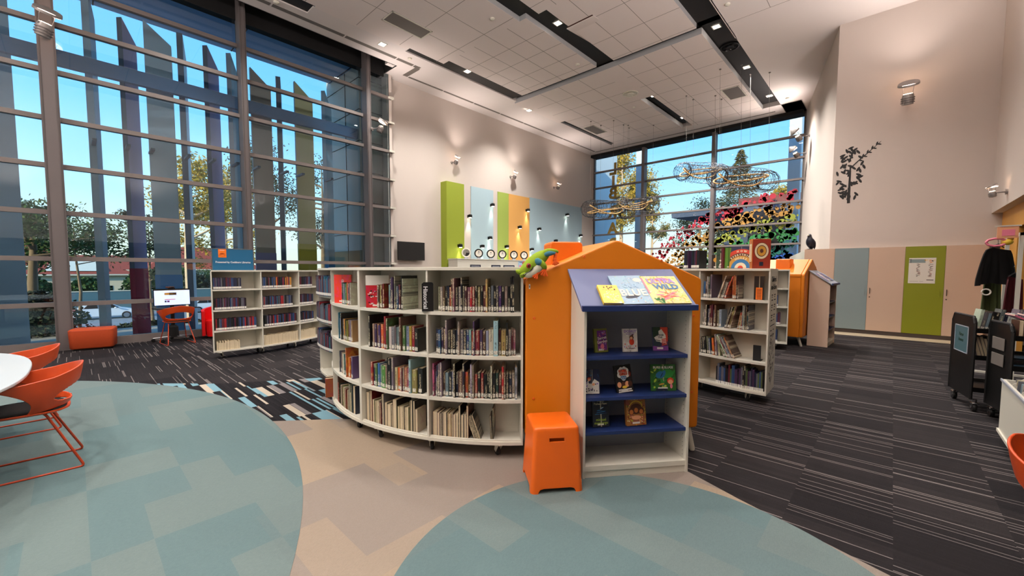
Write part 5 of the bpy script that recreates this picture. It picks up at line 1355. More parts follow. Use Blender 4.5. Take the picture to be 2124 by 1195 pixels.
# ================================================================ LOW BAY ON THE RIGHT: TROLLEYS, TROUGH, CLOTHES RACK
TB = ['w', 'a', 's', 'l', 'k', 'i', 'c', 'h', 'n', 'd', 'a', 'w']
def trolley(label, x0, x1, y0, y1, h=1.0):
    r = thing('book_trolley', label, 'trolley', (0, 0, 0))
    for y in (y0, y1 - .02):
        b = MB(); pr = [(x0, .14), (x1, .14), (x1, h - .05), (x1 - .03, h), (x0 + .03, h), (x0, h - .05)]
        b.extr([(x, y, z) for x, z in pr], (0, .02, 0), 'black_metal'); b.build('end_panel', r, bevel=.004)
    b = MB()
    for x in (x0 + .012, x1 - .012): b.tube([(x, y1 - .008, .14), (x, y1 - .008, h - .06)], .014, 'black', 8)
    b.tube([(x0 + .02, y1 - .008, h - .06), (x0 + .06, y1 - .008, h + .01), (x1 - .06, y1 - .008, h + .01), (x1 - .02, y1 - .008, h - .06)], .014, 'black', 8); b.build('end_handle', r)
    for z in (.22, .57, .86):
        b = MB(); b.box(x0 + .02, x1 - .02, y0 + .02, y1 - .02, z, z + .015, 'black_metal'); b.box(x0 + .018, x0 + .024, y0 + .02, y1 - .02, z, z + .05, 'black_metal'); b.box(x1 - .024, x1 - .018, y0 + .02, y1 - .02, z, z + .05, 'steel'); b.build('shelf', r)
    for x in (x0 + .04, x1 - .04):
        for y in (y0 + .05, y1 - .05):
            b = MB(); b.tube([(x, y, .14), (x, y, .10)], .018, 'chrome', 10); b.box(x - .035, x + .035, y - .028, y + .028, .085, .105, 'chrome'); c = b.build('caster', r, bevel=.006)
            b = MB(); b.M = Matrix.Translation((x + .02, y, .05)) @ Matrix.Rotation(PI / 2, 4, 'X'); b.lathe([(.01, -.018), (.046, -.016), (.05, -.008), (.05, .008), (.046, .016), (.01, .018)], 'black', 18); b.lathe([(.005, -.022), (.016, -.022), (.016, .022), (.005, .022)], 'chrome', 10); b.build('wheel', c, smooth=40)
    return r
mat('trolley_sign', (.24, .38, .42), .4)
def about(x, y, a): return Matrix.Translation((x, y, 0)) @ Matrix.Rotation(a, 4, 'Z') @ Matrix.Translation((-x, -y, 0))
TA, TBm = about(7.1, -.55, .20), about(6.5, -.76, .20)
tA = trolley('black book trolley with a framed blue notice on its end panel', 6.52, 7.13, -1.45, -.55, 1.02)
tB = trolley('black book trolley with clear wallets on its end panel, nearest the white trough', 6.02, 6.50, -1.66, -.76, 1.0)
b = MB(); b.box(6.66, 7.0, -.549, -.545, .62, .90, 'trolley_sign'); o = b.build('notice', tA)
b = MB(); b.box(6.65, 7.01, -.548, -.543, .61, .62, 'case_grey'); b.box(6.65, 7.01, -.548, -.543, .90, .91, 'case_grey'); b.box(6.65, 6.66, -.548, -.543, .61, .91, 'case_grey'); b.box(7.0, 7.01, -.548, -.543, .61, .91, 'case_grey'); b.build('notice_frame', o)
NM = wall_M((6.83, -.5445, .78), (-1, 0, 0), (0, 0, 1)); me = text('New\nitems', .06, 'art_darkgreen'); place_mesh(me, 'lettering', o, NM)
for z in (.58, .74): b = MB(); b.box(6.14, 6.38, -.757, -.750, z, z + .12, 'grille'); b.build('clear_wallet', tB, bevel=.003)
def trow(n, x, y0, y1, z, where, grp, keys, tilt=0.0, h=(.19, .25), out=False, pre=None):
    y = y1 - .03
    i = 0
    while y > y0 + .04 and i < n:
        t = rnd.uniform(.022, .036); hh = rnd.uniform(*h)
        M = Matrix.Translation((x, y - t / 2, z + .001 + t / 2 * math.sin(abs(tilt)))) @ Matrix.Rotation(-PI / 2, 4, 'Z') @ Matrix.Rotation(tilt, 4, 'Y')
        if pre: M = pre @ M
        k_ = keys[(i * 5 + int(z * 10)) % len(keys)]
        add_book(M, t, hh, .15, k_, f'{PAL[k_][0]} book, {ordinal(i + 1)} in line, {where}', grp, out)
        y -= (t + .002) / max(.7, math.cos(tilt)); i += 1
trow(14, 6.66, -1.43, -.57, .875, 'top shelf of the notice trolley', 'books on the notice trolley', ['w', 'a', 's', 'w', 'k', 'a', 'n', 'k'], .16, pre=TA)
trow(8, 6.66, -1.43, -.60, .585, 'middle shelf of the notice trolley', 'books on the notice trolley', ['c', 'k', 'c'], -.25, out=True, pre=TA)
trow(14, 6.06, -1.64, -.78, .875, 'top shelf of the wallet trolley', 'books on the wallet trolley', ['c', 'h', 'c', 'h', 'c'], 0, (.15, .18), True, pre=TBm)
# flat stack of discs and cases lying on the wallet trolley
rr = random.Random(17)
for k_ in range(9):
    y = -.85 - k_ * .088; M = TBm @ Matrix.Translation((6.2, y, 1.062)) @ Matrix.Rotation(.5, 4, 'X') @ Matrix.Rotation(rr.uniform(-.3, .3), 4, 'Z')
    kk = ['i', 'l', 'w', 'k', 's', 'a', 'n', 'k', 'w'][k_]
    cover_book(f'{PAL[kk][0]} disc case, {ordinal(k_ + 1)} from the aisle, lying on top of the wallet trolley books', .19, .135, .014, M, kk, cat='disc case', group='disc cases on the wallet trolley', sticker=False, name='disc_case')
tA.matrix_world = TA; tB.matrix_world = TBm
# white magazine trough
w = thing('magazine_trough', 'white wheeled magazine trough cut off by the right edge', 'magazine rack', (0, 0, 0))
X0, X1, Y0, Y1 = 3.85, 5.50, -1.35, -.74
b = MB(); b.box(X0, X1, Y1 - .02, Y1, .14, .58, 'case_white'); b.build('side_panel', w); b = MB(); b.box(X0, X1, Y0, Y0 + .02, .14, .58, 'case_white'); b.build('side_panel', w)
for x in (X0, X1 - .02): b = MB(); b.box(x, x + .02, Y0 + .02, Y1 - .02, .14, .58, 'case_white'); b.build('end_panel', w)
b = MB(); b.box(X0 - .01, X1 + .01, Y0 - .01, Y1 + .012, .115, .14, 'case_white'); b.build('base_board', w)
b = MB(); b.box(X0, X1, Y1, Y1 + .01, .565, .585, 'case_grey'); b.build('rim', w)
for i in range(5):
    x = X0 + .12 + i * .33
    b = MB(); b.extr([(x, Y0 + .03, .45)] + [(x, Y0 + .03 + .55 * t_ / 8, .58 + .17 * math.sin(t_ / 8 * PI)) for t_ in range(9)] + [(x, Y1 - .03, .45)], (.006, 0, 0), 'case_white'); b.build('divider', w)
for x in (X0 + .1, X1 - .1): caster(w, x, Y1 - .06); caster(w, x, Y0 + .06)
mi = 0
for i in range(5):
    for q in range(6):
        x = X0 + .16 + i * .33 + q * .042
        if x > X1 - .05: continue
        for s_, yc in ((0, -.90), (1, -1.17)):
            mi += 1; M = Matrix.Translation((x, yc, .345)) @ Matrix.Rotation(PI / 2, 4, 'Z') @ Matrix.Rotation(PI / 2 - .35, 4, 'X') @ Matrix.Translation((0, .15, 0))
            kk = 'wclakwcswa'[mi % 10]
            o = cover_book(f'{PAL[kk][0]} magazine filed in pocket {i + 1} of the white trough, {["aisle", "wall"][s_]} side, {ordinal(q + 1)} sheet', .22, .29, .005, M, kk, cat='magazine', group='magazines in the white trough', sticker=False, name='magazine')
# clothes rack with dress-up capes
cr_ = thing('clothes_rack', 'white clothes rack standing in front of the yellow plywood wall', 'clothes rack', (0, 0, 0))
b = MB(); b.box(8.32, 8.36, -1.215, -1.175, 0, 2.02, 'case_white'); b.build('post', cr_); b = MB(); b.box(9.2, 9.24, -1.215, -1.175, 0, 2.02, 'case_white'); b.build('post', cr_)
b = MB(); b.box(8.32, 9.24, -1.21, -1.18, 1.98, 2.02, 'case_white'); b.build('rail', cr_)
for x in (8.34, 9.22): b = MB(); b.box(x - .02, x + .02, -1.45, -.95, 0, .03, 'case_white'); b.build('foot', cr_)
def cape(label, x, y, m_, z1=1.86, L_=.62, w_=.36, rz=0.0, sh=.09):
    r = thing('cape', label, 'cape', (x, y, z1), rz); b = MB()
    def f(u, v):
        a = (u - .5) * 2; fold = math.sin(u * 26) * .018 * v
        return Vector((.06 * math.cos(a * 1.5) + fold - .02, (sh + (w_ - sh) * min(1, v * 1.2) ** .7) * a, -L_ * v - .04 * abs(a)))
    b.grid(f, 36, 10, m_, .012); b.build('cloth', r, smooth=70)
    b = MB(); b.tube([(0, -.1, .0), (0, 0, .05), (0, .1, .0)], .008, 'steel', 6); b.tube([(0, 0, .05), (0, 0, .09), (0, .02, .13), (0, 0, .15)], .004, 'steel', 5); b.build('hanger', r)
    return r
mat('cape_black', (.035, .035, .045), .9)
mat('cape_green', (.26, .30, .16), .9)
cape('black dress-up cape spread wide on the clothes rack, left of the white post', 8.5, -1.02, 'cape_black', 1.84, .48, .33, .9, .20)
cape('black dress-up cape hanging right of the white post', 8.2, -1.42, 'cape_black', 1.82, .55, .33, .9, .20)
cape('long dark olive costume hanging below the wide black cape', 8.75, -1.02, 'cape_green', 1.52, .55, .16, .9, .12)
cape('dark maroon costume beneath the capes beside the trolley books', 8.62, -1.20, 'bk_maroon', 1.45, .60, .16, .9, .12)
b = MB(); b.tube([(8.30 + .0, -.98 + .09 * math.cos(a / 9 * 2 * PI), 1.90 + .05 * math.sin(a / 9 * 2 * PI)) for a in range(10)], .014, 'art_pink', 8); o = b.build('headband'); tag(o, 'pink ribbon loop tied on the clothes rack above the wide black cape', 'headband')
b = MB(); b.ball((8.32, -1.08, 1.90), (.05, .05, .04), 'art_yellow'); b.ball((8.32, -1.10, 1.94), (.03, .03, .03), 'art_gold'); o = b.build('plush_toy', smooth=60); tag(o, 'small round yellow toy perched on the clothes rack between ribbon and sign', 'toy')
b = MB(); b.tube([(8.36, -.93 + .04 * math.cos(a), 1.24 + .04 * math.sin(a)) for a in [k_ * .5 for k_ in range(13)]], .009, 'art_white', 6); o = b.build('toy_ring'); tag(o, 'white toy ring hanging low among the costumes', 'toy')
b = MB(); b.box(8.28, 8.30, -1.16, -.98, 1.95, 2.10, 'art_skin'); b.box(8.276, 8.28, -1.13, -1.02, 1.98, 2.06, 'art_pink'); b.box(8.275, 8.30, -1.18, -.96, 2.10, 2.115, 'case_white'); o = b.build('rack_sign'); tag(o, 'small pink picture sign in a white frame on top of the clothes rack', 'sign')
# ================================================================ CEILING FITTINGS AND HANGING PIECES
def downlight(label, x, y, z):
    r = thing('downlight', label, 'downlight', (x, y, z), .0, 'square downlights in the ceiling')
    b = MB()
    for a in ((-.10, -.10, .10, -.075), (-.10, .075, .10, .10), (-.10, -.075, -.075, .075), (.075, -.075, .10, .075)): b.box(a[0], a[2], a[1], a[3], -.012, -.001, 'case_white')
    b.build('bezel', r)
    b = MB(); b.box(-.075, .075, -.075, .075, -.008, -.002, 'lamp_white'); b.build('lamp_glass', r)
Z1 = CEIL; Z2 = CEIL + .12; ZR = CEIL - .07
mat('black_tray', (.03, .03, .035), .6)
DLs = [(5.87, 10.19, Z1, 'square downlight in the plaster border by the zigzag slot, left part of the ceiling'), (8.45, 6.33, Z2, 'square downlight in the middle black slot beside the tilted ceiling tile'), (8.42, 9.70, Z1 + .03, 'square downlight in the black slot nearest the white side wall'),
       (11.79, 10.13, ZR, 'square downlight in the lower tiled raft near the white side wall'), (11.27, 3.5, Z2, 'square downlight in the right black slot before the round grille'), (14.08, 3.48, Z2, 'square downlight halfway along the right black slot'),
       (16.88, 3.42, Z2, 'square downlight at the far end of the right black slot'), (14.12, 6.4, Z2, 'square downlight at the near end of the short far black slot'), (16.9, 6.4, Z2, 'square downlight at the far end of the short far black slot')]
for x, y, z, lab in DLs: downlight(lab, x, y, z - .0)
# slot linings
for x0, x1, y0, y1 in ((6.48, 10.80, 9.58, 9.83 + .2), (3.0, 10.8, 6.10, 6.86), (3.0, 17.6, 3.22, 3.82), (13.68, 17.6, 6.24, 6.66), (13.6, 17.7, 9.80, 10.02), (-7, 4.03, 9.88, 10.28), (10.80, 11.0, 3.2, 10.0)):
    zl = CEIL + (.03 if y0 > 9.5 and x1 - x0 > 1 else .125)
    struct(MB().box(x0, x1, y0, y1, zl, zl + .02, 'black_tray').build('ceiling_slot_lining'))
def grille(label, x0, x1, y0, y1, z):
    r = thing('ceiling_grille', label, 'air grille', ((x0 + x1) / 2, (y0 + y1) / 2, z)); w_, d = (x1 - x0) / 2, (y1 - y0) / 2
    b = MB(); b.box(-w_, w_, -d, d, -.006, -.001, 'grille'); b.build('mesh_panel', r)
    b = MB(); b.box(-w_, w_, -d, -d + .03, -.014, -.006, 'case_white'); b.box(-w_, w_, d - .03, d, -.014, -.006, 'case_white'); b.box(-w_, -w_ + .03, -d, d, -.014, -.006, 'case_white'); b.box(w_ - .03, w_, -d, d, -.014, -.006, 'case_white'); b.build('frame', r)
grille('large rectangular grey grille in the near ceiling raft', 5.30, 6.43, 8.73, 9.22, ZN)
grille('rectangular grey grille in the far raft beside the thin black slot', 14.73, 15.84, 9.20, 9.72, ZR)
grille('rectangular grey grille in the far raft beside the right black slot', 14.78, 15.83, 3.86, 4.40, ZR)
def round_vent(label, x, y, z, m_, r_=.22):
    r = thing('ceiling_vent', label, 'air diffuser', (x, y, z))
    b = MB(); b.lathe([(r_, -.002), (r_, -.02), (r_ * .86, -.03), (r_ * .8, -.004)], m_, 28); b.build('rim', r, smooth=40)
    b = MB(); b.lathe([(.01, -.02), (r_ * .35, -.03), (r_ * .45, -.012), (.01, -.008)], m_, 20); b.build('hub', r, smooth=40)
    for k_ in range(8): b = MB(); b.M = Matrix.Rotation(k_ * PI / 4, 4, 'Z'); b.extr([(r_ * .4, 0, -.01), (r_ * .82, 0, -.01), (r_ * .82, .03, -.024), (r_ * .4, .015, -.024)], (0, .003, 0), m_); b.build('blade', r)
round_vent('white round swirl diffuser in the far tiled raft', 13.0, 6.70, ZR, 'case_white', .26)
round_vent('black round diffuser inside the right black slot', 12.5, 3.52, Z2, 'black_metal', .24)
# tilted access tile
b = MB(); b.M = Matrix.Translation((8.6, 5.75, ZN - .006)) @ Matrix.Rotation(-.09, 4, 'Y'); b.box(0, 1.1, -.35, .42, -.02, -.004, 'ceiling_tile'); o = b.build('ceiling_tile'); tag(o, 'tilted ceiling tile hanging open with a brown gap beside the middle black slot', 'ceiling tile')
b = MB(); b.box(8.57, 8.72, 5.42, 6.15, ZN - .003, ZN, 'art_brown'); b.build('gap_lining', o)
# smoke sensors and sprinkler roses
for i, (px, py, z, lab) in enumerate(((573, 4, CEIL, 'small round white sensor at the top edge left of the ceiling slot'), (850, 121, CEIL, 'small round white sensor beside the black slot nearest the side wall'), (1021, 38, ZN, 'small round white sensor in the tiled raft right of the large grille'), (1198, 133, ZN, 'small round white sensor at the end of the raised tiled raft'), (1509, 8, CEIL, 'small round white sensor on the plaster right of the right black slot'), (1315, 222, ZR, 'small round white sensor in the far raft by the swirl diffuser'), (1633, 203, CEIL, 'small round white sensor near the far window end of the plaster'))):
    p = P(px, py, 'z', z); b = MB(); b.lathe([(.06, -.001), (.06, -.02), (.045, -.035), (.01, -.04)], 'case_white', 16, tuple(p)); o = b.build('ceiling_sensor', smooth=50); tag(o, lab, 'sensor', 'ceiling sensors')
# ---- woven wire sculptures hanging near the far window
mat('wire_dark', (.05, .05, .07), .5); mat('wire_blue', (.10, .18, .26), .5); mat('wire_gold', (.70, .56, .34), .6)
def sculpture(label, cen, ax, L_, Wd, r_, m_, tilt, hoops=46, drops=()):
    r = thing('hanging_wire_sculpture', label, 'hanging sculpture', cen); ax = Vector(ax).normalized(); sd = Vector((0, 0, 1)).cross(ax).normalized(); up = Vector((0, 0, 1))
    sd = (sd * math.cos(tilt) + up * math.sin(tilt)).normalized(); nn = ax.cross(sd)
    def c(t):   # racetrack centre line
        a = 2 * PI * t; return ax * (L_ * math.copysign(abs(math.cos(a)) ** .75, math.cos(a))) + sd * (Wd * math.copysign(abs(math.sin(a)) ** .9, math.sin(a)))
    rr = random.Random(int(L_ * 100) + int(cen[0] * 10)); b = MB()
    N_ = 72
    def frame(t):
        p = c(t); tg = (c(t + .004) - c(t - .004)).normalized(); n1 = nn; n2 = tg.cross(n1).normalized(); return p, n1, n2
    for k_ in range(hoops):
        t = (k_ + rr.uniform(-.2, .2)) / hoops; p, n1, n2 = frame(t); R_ = r_ * rr.uniform(.88, 1.04)
        b.tube([p + n1 * (R_ * math.cos(q * PI / 7)) + n2 * (R_ * math.sin(q * PI / 7)) for q in range(14)], .0055, m_, 4, closed=True)
    for k_ in range(9):
        ph = 2 * PI * k_ / 9; tw = rr.choice([0, 0, 1, -1])
        b.tube([(lambda f: f[0] + f[1] * (r_ * math.cos(ph + tw * 2 * PI * q / N_)) + f[2] * (r_ * math.sin(ph + tw * 2 * PI * q / N_)))(frame(q / N_)) for q in range(N_)], .006, m_, 4, closed=True)
    b.build('wire_weave', r)
    b = MB()
    for tw, rq in ((2, .42), (1, .5)):
        b.tube([(lambda f: f[0] + f[1] * (r_ * rq * math.cos(tw * 2 * PI * q / N_ * 1.0)) + f[2] * (r_ * rq * math.sin(tw * 2 * PI * q / N_)))(frame(q / N_)) for q in range(N_)], .022, 'wire_gold', 6, closed=True)
    b.build('inner_ribbon', r)
    for t in drops:
        p, n1, n2 = frame(t); top = CEIL - .0735 - cen[2]
        b = MB(); b.tube([p + n1 * r_ * .9 if n1.z > 0 else p - n1 * r_ * .9, (p.x, p.y, top)], .003, 'grille', 4); b.lathe([(.03, -.02), (.03, 0)], 'grille', 8, (p.x, p.y, top)); b.build('suspension_wire', r)
AX = RT - Vector((0, 0, RT.z)); AX.normalize()
def scp(label, pxc, pyc, x, half_px, r_px, m_, tilt, yaw, drops, wd=.32):
    p = P(pxc, pyc, 'x', x); dpt = (p - Vector((0, 0, H))).dot(FW); s_ = dpt / F_PX; ax = Matrix.Rotation(yaw, 3, 'Z') @ AX
    sculpture(label, tuple(p), ax, half_px * s_ - r_px * s_, wd, r_px * s_, m_, tilt, drops=drops)
scp('black woven wire loop hanging at the left in front of the reversed window letters', 1262, 435, 15.0, 60, 18, 'wire_dark', .15, .25, (.0, .28, .5, .75))
scp('smaller black woven wire loop crossing behind the left one', 1318, 426, 16.0, 50, 17, 'wire_dark', .3, -.1, (.0, .3, .6), .25)
scp('airy blue-grey woven wire loop, the higher and paler of the right pair', 1456, 358, 15.0, 60, 18, 'wire_blue', .5, .1, (.05, .3, .55, .8), .22)
scp('long dark woven wire loop, the lower of the right pair', 1540, 372, 13.8, 77, 21, 'wire_dark', .45, .15, (.02, .2, .45, .7), .28)
# reversed vinyl letters on the far window
vl = thing('window_lettering', 'gold vinyl letters spelling library down the far window, seen mirrored from inside', 'window lettering')
mat('vinyl_gold', (.60, .50, .22), .7)
YL = P(1272, 400, 'x', XF).y
for ch_, py in (('L', 352), ('I', 378), ('B', 402), ('R', 440), ('A', 475), ('R', 507), ('Y', 535)):
    z = P(1272, py, 'x', XF).z; me = text(ch_, .80, 'vinyl_gold', ext=.002, bold=.035)
    M = wall_M((XF - .012, YL, z), (0, 1, 0), (0, 0, 1)); place_mesh(me, 'letter', vl, M)
# rainbow of stick-on shapes on the far window
wd_ = thing('window_decal', 'rainbow arch of small coloured stick-on shapes across the far window', 'window decal')
for nm, c_ in (('vd_red', (.66, .16, .24)), ('vd_orange', (.66, .50, .24)), ('vd_yellow', (.56, .60, .22)), ('vd_green', (.18, .50, .26)), ('vd_teal', (.07, .42, .38)), ('vd_blue', (.13, .36, .72)), ('vd_purple', (.36, .18, .58))): mat(nm, c_, .6)
rr = random.Random(44); bands = ['vd_red', 'vd_orange', 'vd_yellow', 'vd_green', 'vd_teal', 'vd_blue', 'vd_purple']; C_ = Vector((2.1, .35)); 
for bi, nm in enumerate(bands):
    b = MB(); b.M = Matrix(((0, 0, -1, XF - .012), (1, 0, 0, 0), (0, 1, 0, 0), (0, 0, 0, 1)))
    for k_ in range(260):
        a = rr.uniform(.02, 2.2); R_ = 5.05 - bi * .60 + rr.uniform(-.26, .26); y = C_.x + 1.35 * R_ * math.sin(a * .72); z = C_.y + .82 * R_ * math.cos(a * .72)
        if not (2.75 < y < 8.7 and .9 < z < 4.6): continue
        s_ = rr.uniform(.05, .12) * (1 if y < 6.5 else .75); sh = rr.randrange(4)
        if sh == 0: disc(b, y, z, s_, s_, 0, nm, 14)
        elif sh == 1: disc(b, y, z, s_, s_, 0, nm, 6, rr.uniform(0, 1))
        elif sh == 2: disc(b, y, z, s_ * 1.1, s_ * 1.1, 0, nm, 3, rr.uniform(0, 3))
        else:
            n = 10; a0 = rr.uniform(0, 1); b.add([(y + (s_ * (1.1 if q % 2 else .5)) * math.cos(a0 + q * PI / 5), z + (s_ * (1.1 if q % 2 else .5)) * math.sin(a0 + q * PI / 5), 0) for q in range(n)], [tuple(range(n))], nm)
    b.build('sticker_band', wd_)
# ================================================================ OUTSIDE
struct(MB().box(-30, 60, 11.85, 15.2, -.35, -.06, 'concrete_light').build('path_outside'))
def ground(name, x0, x1, y0, y1, z0, z1, m_):
    b = MB(); b.add([(x0, y0, z0), (x1, y0, z0), (x1, y1, z1), (x0, y1, z1), (x0, y0, z0 - .3), (x1, y0, z0 - .3), (x1, y1, z1 - .3), (x0, y1, z1 - .3)], [(0, 1, 2, 3), (7, 6, 5, 4), (0, 4, 5, 1), (2, 6, 7, 3)], m_); return struct(b.build(name))
ground('ground_garden', -40, 60, 15.2, 18.5, -.10, -.32, 'mulch')
ground('road', -60, 140, 18.5, 47, -.34, -2.85, 'asphalt')
ground('road', -90, 180, 47, 58, -2.88, -2.9, 'asphalt')
ground('ground_verge', -90, 180, 58, 63, -2.85, -2.75, 'mulch')
ground('ground_far', -150, 260, 63, 220, -2.8, -2.0, 'lawn')
struct(MB().box(19.6, 130, -60, 11.8, -.35, -.08, 'concrete_light').build('ground_forecourt'))
struct(MB().box(-60, 150, 57.7, 58.0, -2.9, -2.7, 'concrete_light').build('kerb'))
# eave outside the left window
b = MB(); b.box(-8, 7.3, 11.9, 14.3, 7.85, 8.15, 'soffit'); struct(b.build('soffit_outside'))
b = MB()
for x in (-5, -2.2, .6, 3.4, 6.2): b.box(x - .012, x + .012, 11.9, 14.3, 7.84, 7.85, 'void_black')
struct(b.build('soffit_joints'))
b = MB(); b.box(-8, 7.3, 12.42, 12.55, 5.62, 5.92, 'shade_blue'); struct(b.build('beam_outside'))
# upright shading fins (px of both edges on the plane 13 m away, face colour)
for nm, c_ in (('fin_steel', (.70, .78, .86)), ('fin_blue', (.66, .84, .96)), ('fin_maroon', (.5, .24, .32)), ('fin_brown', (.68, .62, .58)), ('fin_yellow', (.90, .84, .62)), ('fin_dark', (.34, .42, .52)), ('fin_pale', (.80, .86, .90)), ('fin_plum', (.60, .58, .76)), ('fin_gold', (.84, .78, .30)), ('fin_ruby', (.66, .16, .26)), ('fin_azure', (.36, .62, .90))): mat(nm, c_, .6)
def fin(label, xa, xb, dy, m1, m2, top, bot_m=None, bot_z=2.3):
    """a slab standing on plan from (xa,13) to (xb,13+dy), 0.12 thick"""
    r = thing('shading_fin', label, 'sunshade fin'); a = Vector((xa, 13.0)); c = Vector((xb, 13.0 + dy)); d = (c - a).normalized(); n = Vector((-d.y, d.x)) * .06
    pl = [a + n, a - n, c - n, c + n]
    z0 = -.06
    b = MB(); 
    vs = [(p.x, p.y, z0) for p in pl] + [(pl[0].x, pl[0].y, top), (pl[1].x, pl[1].y, top), (pl[2].x, pl[2].y, top - .45), (pl[3].x, pl[3].y, top - .45)]
    b.add(vs, [(0, 3, 2, 1), (4, 5, 6, 7), (1, 2, 6, 5), (3, 0, 4, 7)], m1); b.add(vs, [(0, 1, 5, 4), (2, 3, 7, 6)], m2); b.build('blade', r)
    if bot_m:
        b = MB(); s_ = 1.04; cc = (a + c) / 2; q = [cc + (p - cc) * s_ for p in pl]; b.prism([tuple(p) for p in q][::-1], z0 - .0, bot_z, bot_m); b.build('reflection_band', r)  # deeper lower band: weaker glass reflection put into the fin colour
    b = MB(); b.box(min(xa, xb) - .02, min(xa, xb) + .05, 12.5, 13.02, 4.25, 4.30, 'fin_dark'); b.build('bracket', r)
    return r
fin('broad pale blue fin at the far left edge behind the glass', -1.25, -.70, .35, 'fin_steel', 'fin_dark', 7.6, None)
fin('slim dark fin standing alone in the middle of the first wide glass bay', .42, .52, .45, 'fin_dark', 'fin_steel', 7.6)
fin('fin coloured maroon below, where glass reflects less, right of the slim dark one', .95, 1.20, .22, 'fin_plum', 'fin_dark', 7.2, 'fin_ruby', 1.55)
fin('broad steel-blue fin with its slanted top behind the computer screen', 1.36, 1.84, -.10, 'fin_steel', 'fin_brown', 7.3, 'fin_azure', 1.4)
fin('pale blue and dark edge-on fin behind the teal sign', 2.02, 2.16, .5, 'fin_pale', 'fin_dark', 7.3)
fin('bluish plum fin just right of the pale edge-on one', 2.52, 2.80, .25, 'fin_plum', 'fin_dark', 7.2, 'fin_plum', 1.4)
fin('pale blue sliver fin immediately left of the second mullion', 3.02, 3.22, .2, 'fin_blue', 'fin_steel', 7.2)
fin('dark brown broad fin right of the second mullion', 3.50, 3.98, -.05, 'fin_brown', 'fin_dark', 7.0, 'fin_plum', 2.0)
fin('very slim dark post fin between the brown and the yellow fins', 4.20, 4.30, .25, 'fin_dark', 'fin_dark', 7.0)
fin('tan fin coloured yellow lower down, where the glass reflects less', 4.62, 5.10, -.05, 'fin_yellow', 'fin_dark', 7.0, 'fin_gold', 2.3)
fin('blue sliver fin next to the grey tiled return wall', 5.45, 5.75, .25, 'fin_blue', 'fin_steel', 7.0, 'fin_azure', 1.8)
# grey tiled return wall outside
mat('clad', (.66, .67, .66), .7, var=.05, scale=1)
mat('clad_brown', (.52, .45, .34), .7)
b = MB(); b.box(6.25, 9.0, 12.3, 14.6, -.1, 8.2, 'clad'); o = b.build('wall_return_outside'); struct(o)
b = MB()
for z in [.8 + .95 * k_ for k_ in range(8)]: b.box(6.235, 9.0, 12.285, 14.6, z - .008, z + .008, 'void_black')
b.box(6.235, 6.25, 13.2, 13.22, 0, 8, 'void_black'); struct(b.build('wall_return_joints'))
b = MB(); b.box(6.24, 6.26, 12.29, 14.4, 1.0, 2.15, 'clad_brown'); struct(b.build('wall_return_band'))
# far window: outside column, neighbour building with canopy and red fascia
b = MB(); b.box(21.5, 21.9, 3.1, 3.55, -.1, 9.5, 'fin_steel'); o = b.build('outside_column'); tag(o, 'blue-grey steel column outside the far window at its right', 'column')
b = MB(); b.box(21.5, 21.8, 10.25, 10.65, -.1, 9.5, 'fin_steel'); o = b.build('outside_column'); tag(o, 'blue-grey steel column outside the far window behind the left mullion', 'column')
b = MB(); b.box(19.6, 23.2, 12.75, 13.0, -.1, 9, 'fin_pale'); o = b.build('outside_wall_panel'); tag(o, 'pale blue outer wall return beside the reversed letters', 'wall')
nb = thing('neighbour_building', 'neighbouring building with slate-blue canopy and dull red fascia beyond the far window', 'building')
mat('nb_wall', (.17, .24, .36), .6); mat('nb_soffit', (.22, .29, .40), .6); mat('fascia_red', (.40, .17, .17), .7)
b = MB(); b.box(33.5, 45, -20, 9.4, -.1, 5.1, 'nb_wall'); b.build('wall', nb)
b = MB(); b.add([(30, 12.0, 5.35), (30, -20, 5.35), (44, -20, 5.1), (44, 9.2, 5.1), (30, 12.0, 5.80), (30, -20, 5.80), (44, -20, 5.8), (44, 9.2, 5.8)], [(3, 2, 1, 0), (4, 5, 6, 7), (0, 1, 5, 4), (1, 2, 6, 5), (2, 3, 7, 6), (3, 0, 4, 7)], 'nb_soffit'); b.build('canopy', nb)
b = MB(); b.box(32, 40, -20, 8.1, 5.8, 6.55, 'fascia_red'); b.build('fascia', nb)
for k_ in range(6):
    y = 6.8 - k_ * 2.6; b = MB(); b.box(33.46, 33.5, y - 1.0, y + 1.0, .6, 4.3, 'car_glass'); f = b.build('window', nb)
    b = MB(); b.box(33.42, 33.46, y - .03, y + .03, .6, 4.3, 'alu'); b.box(33.42, 33.46, y - 1, y + 1, 2.6, 2.66, 'alu'); b.build('glazing_bar', f)
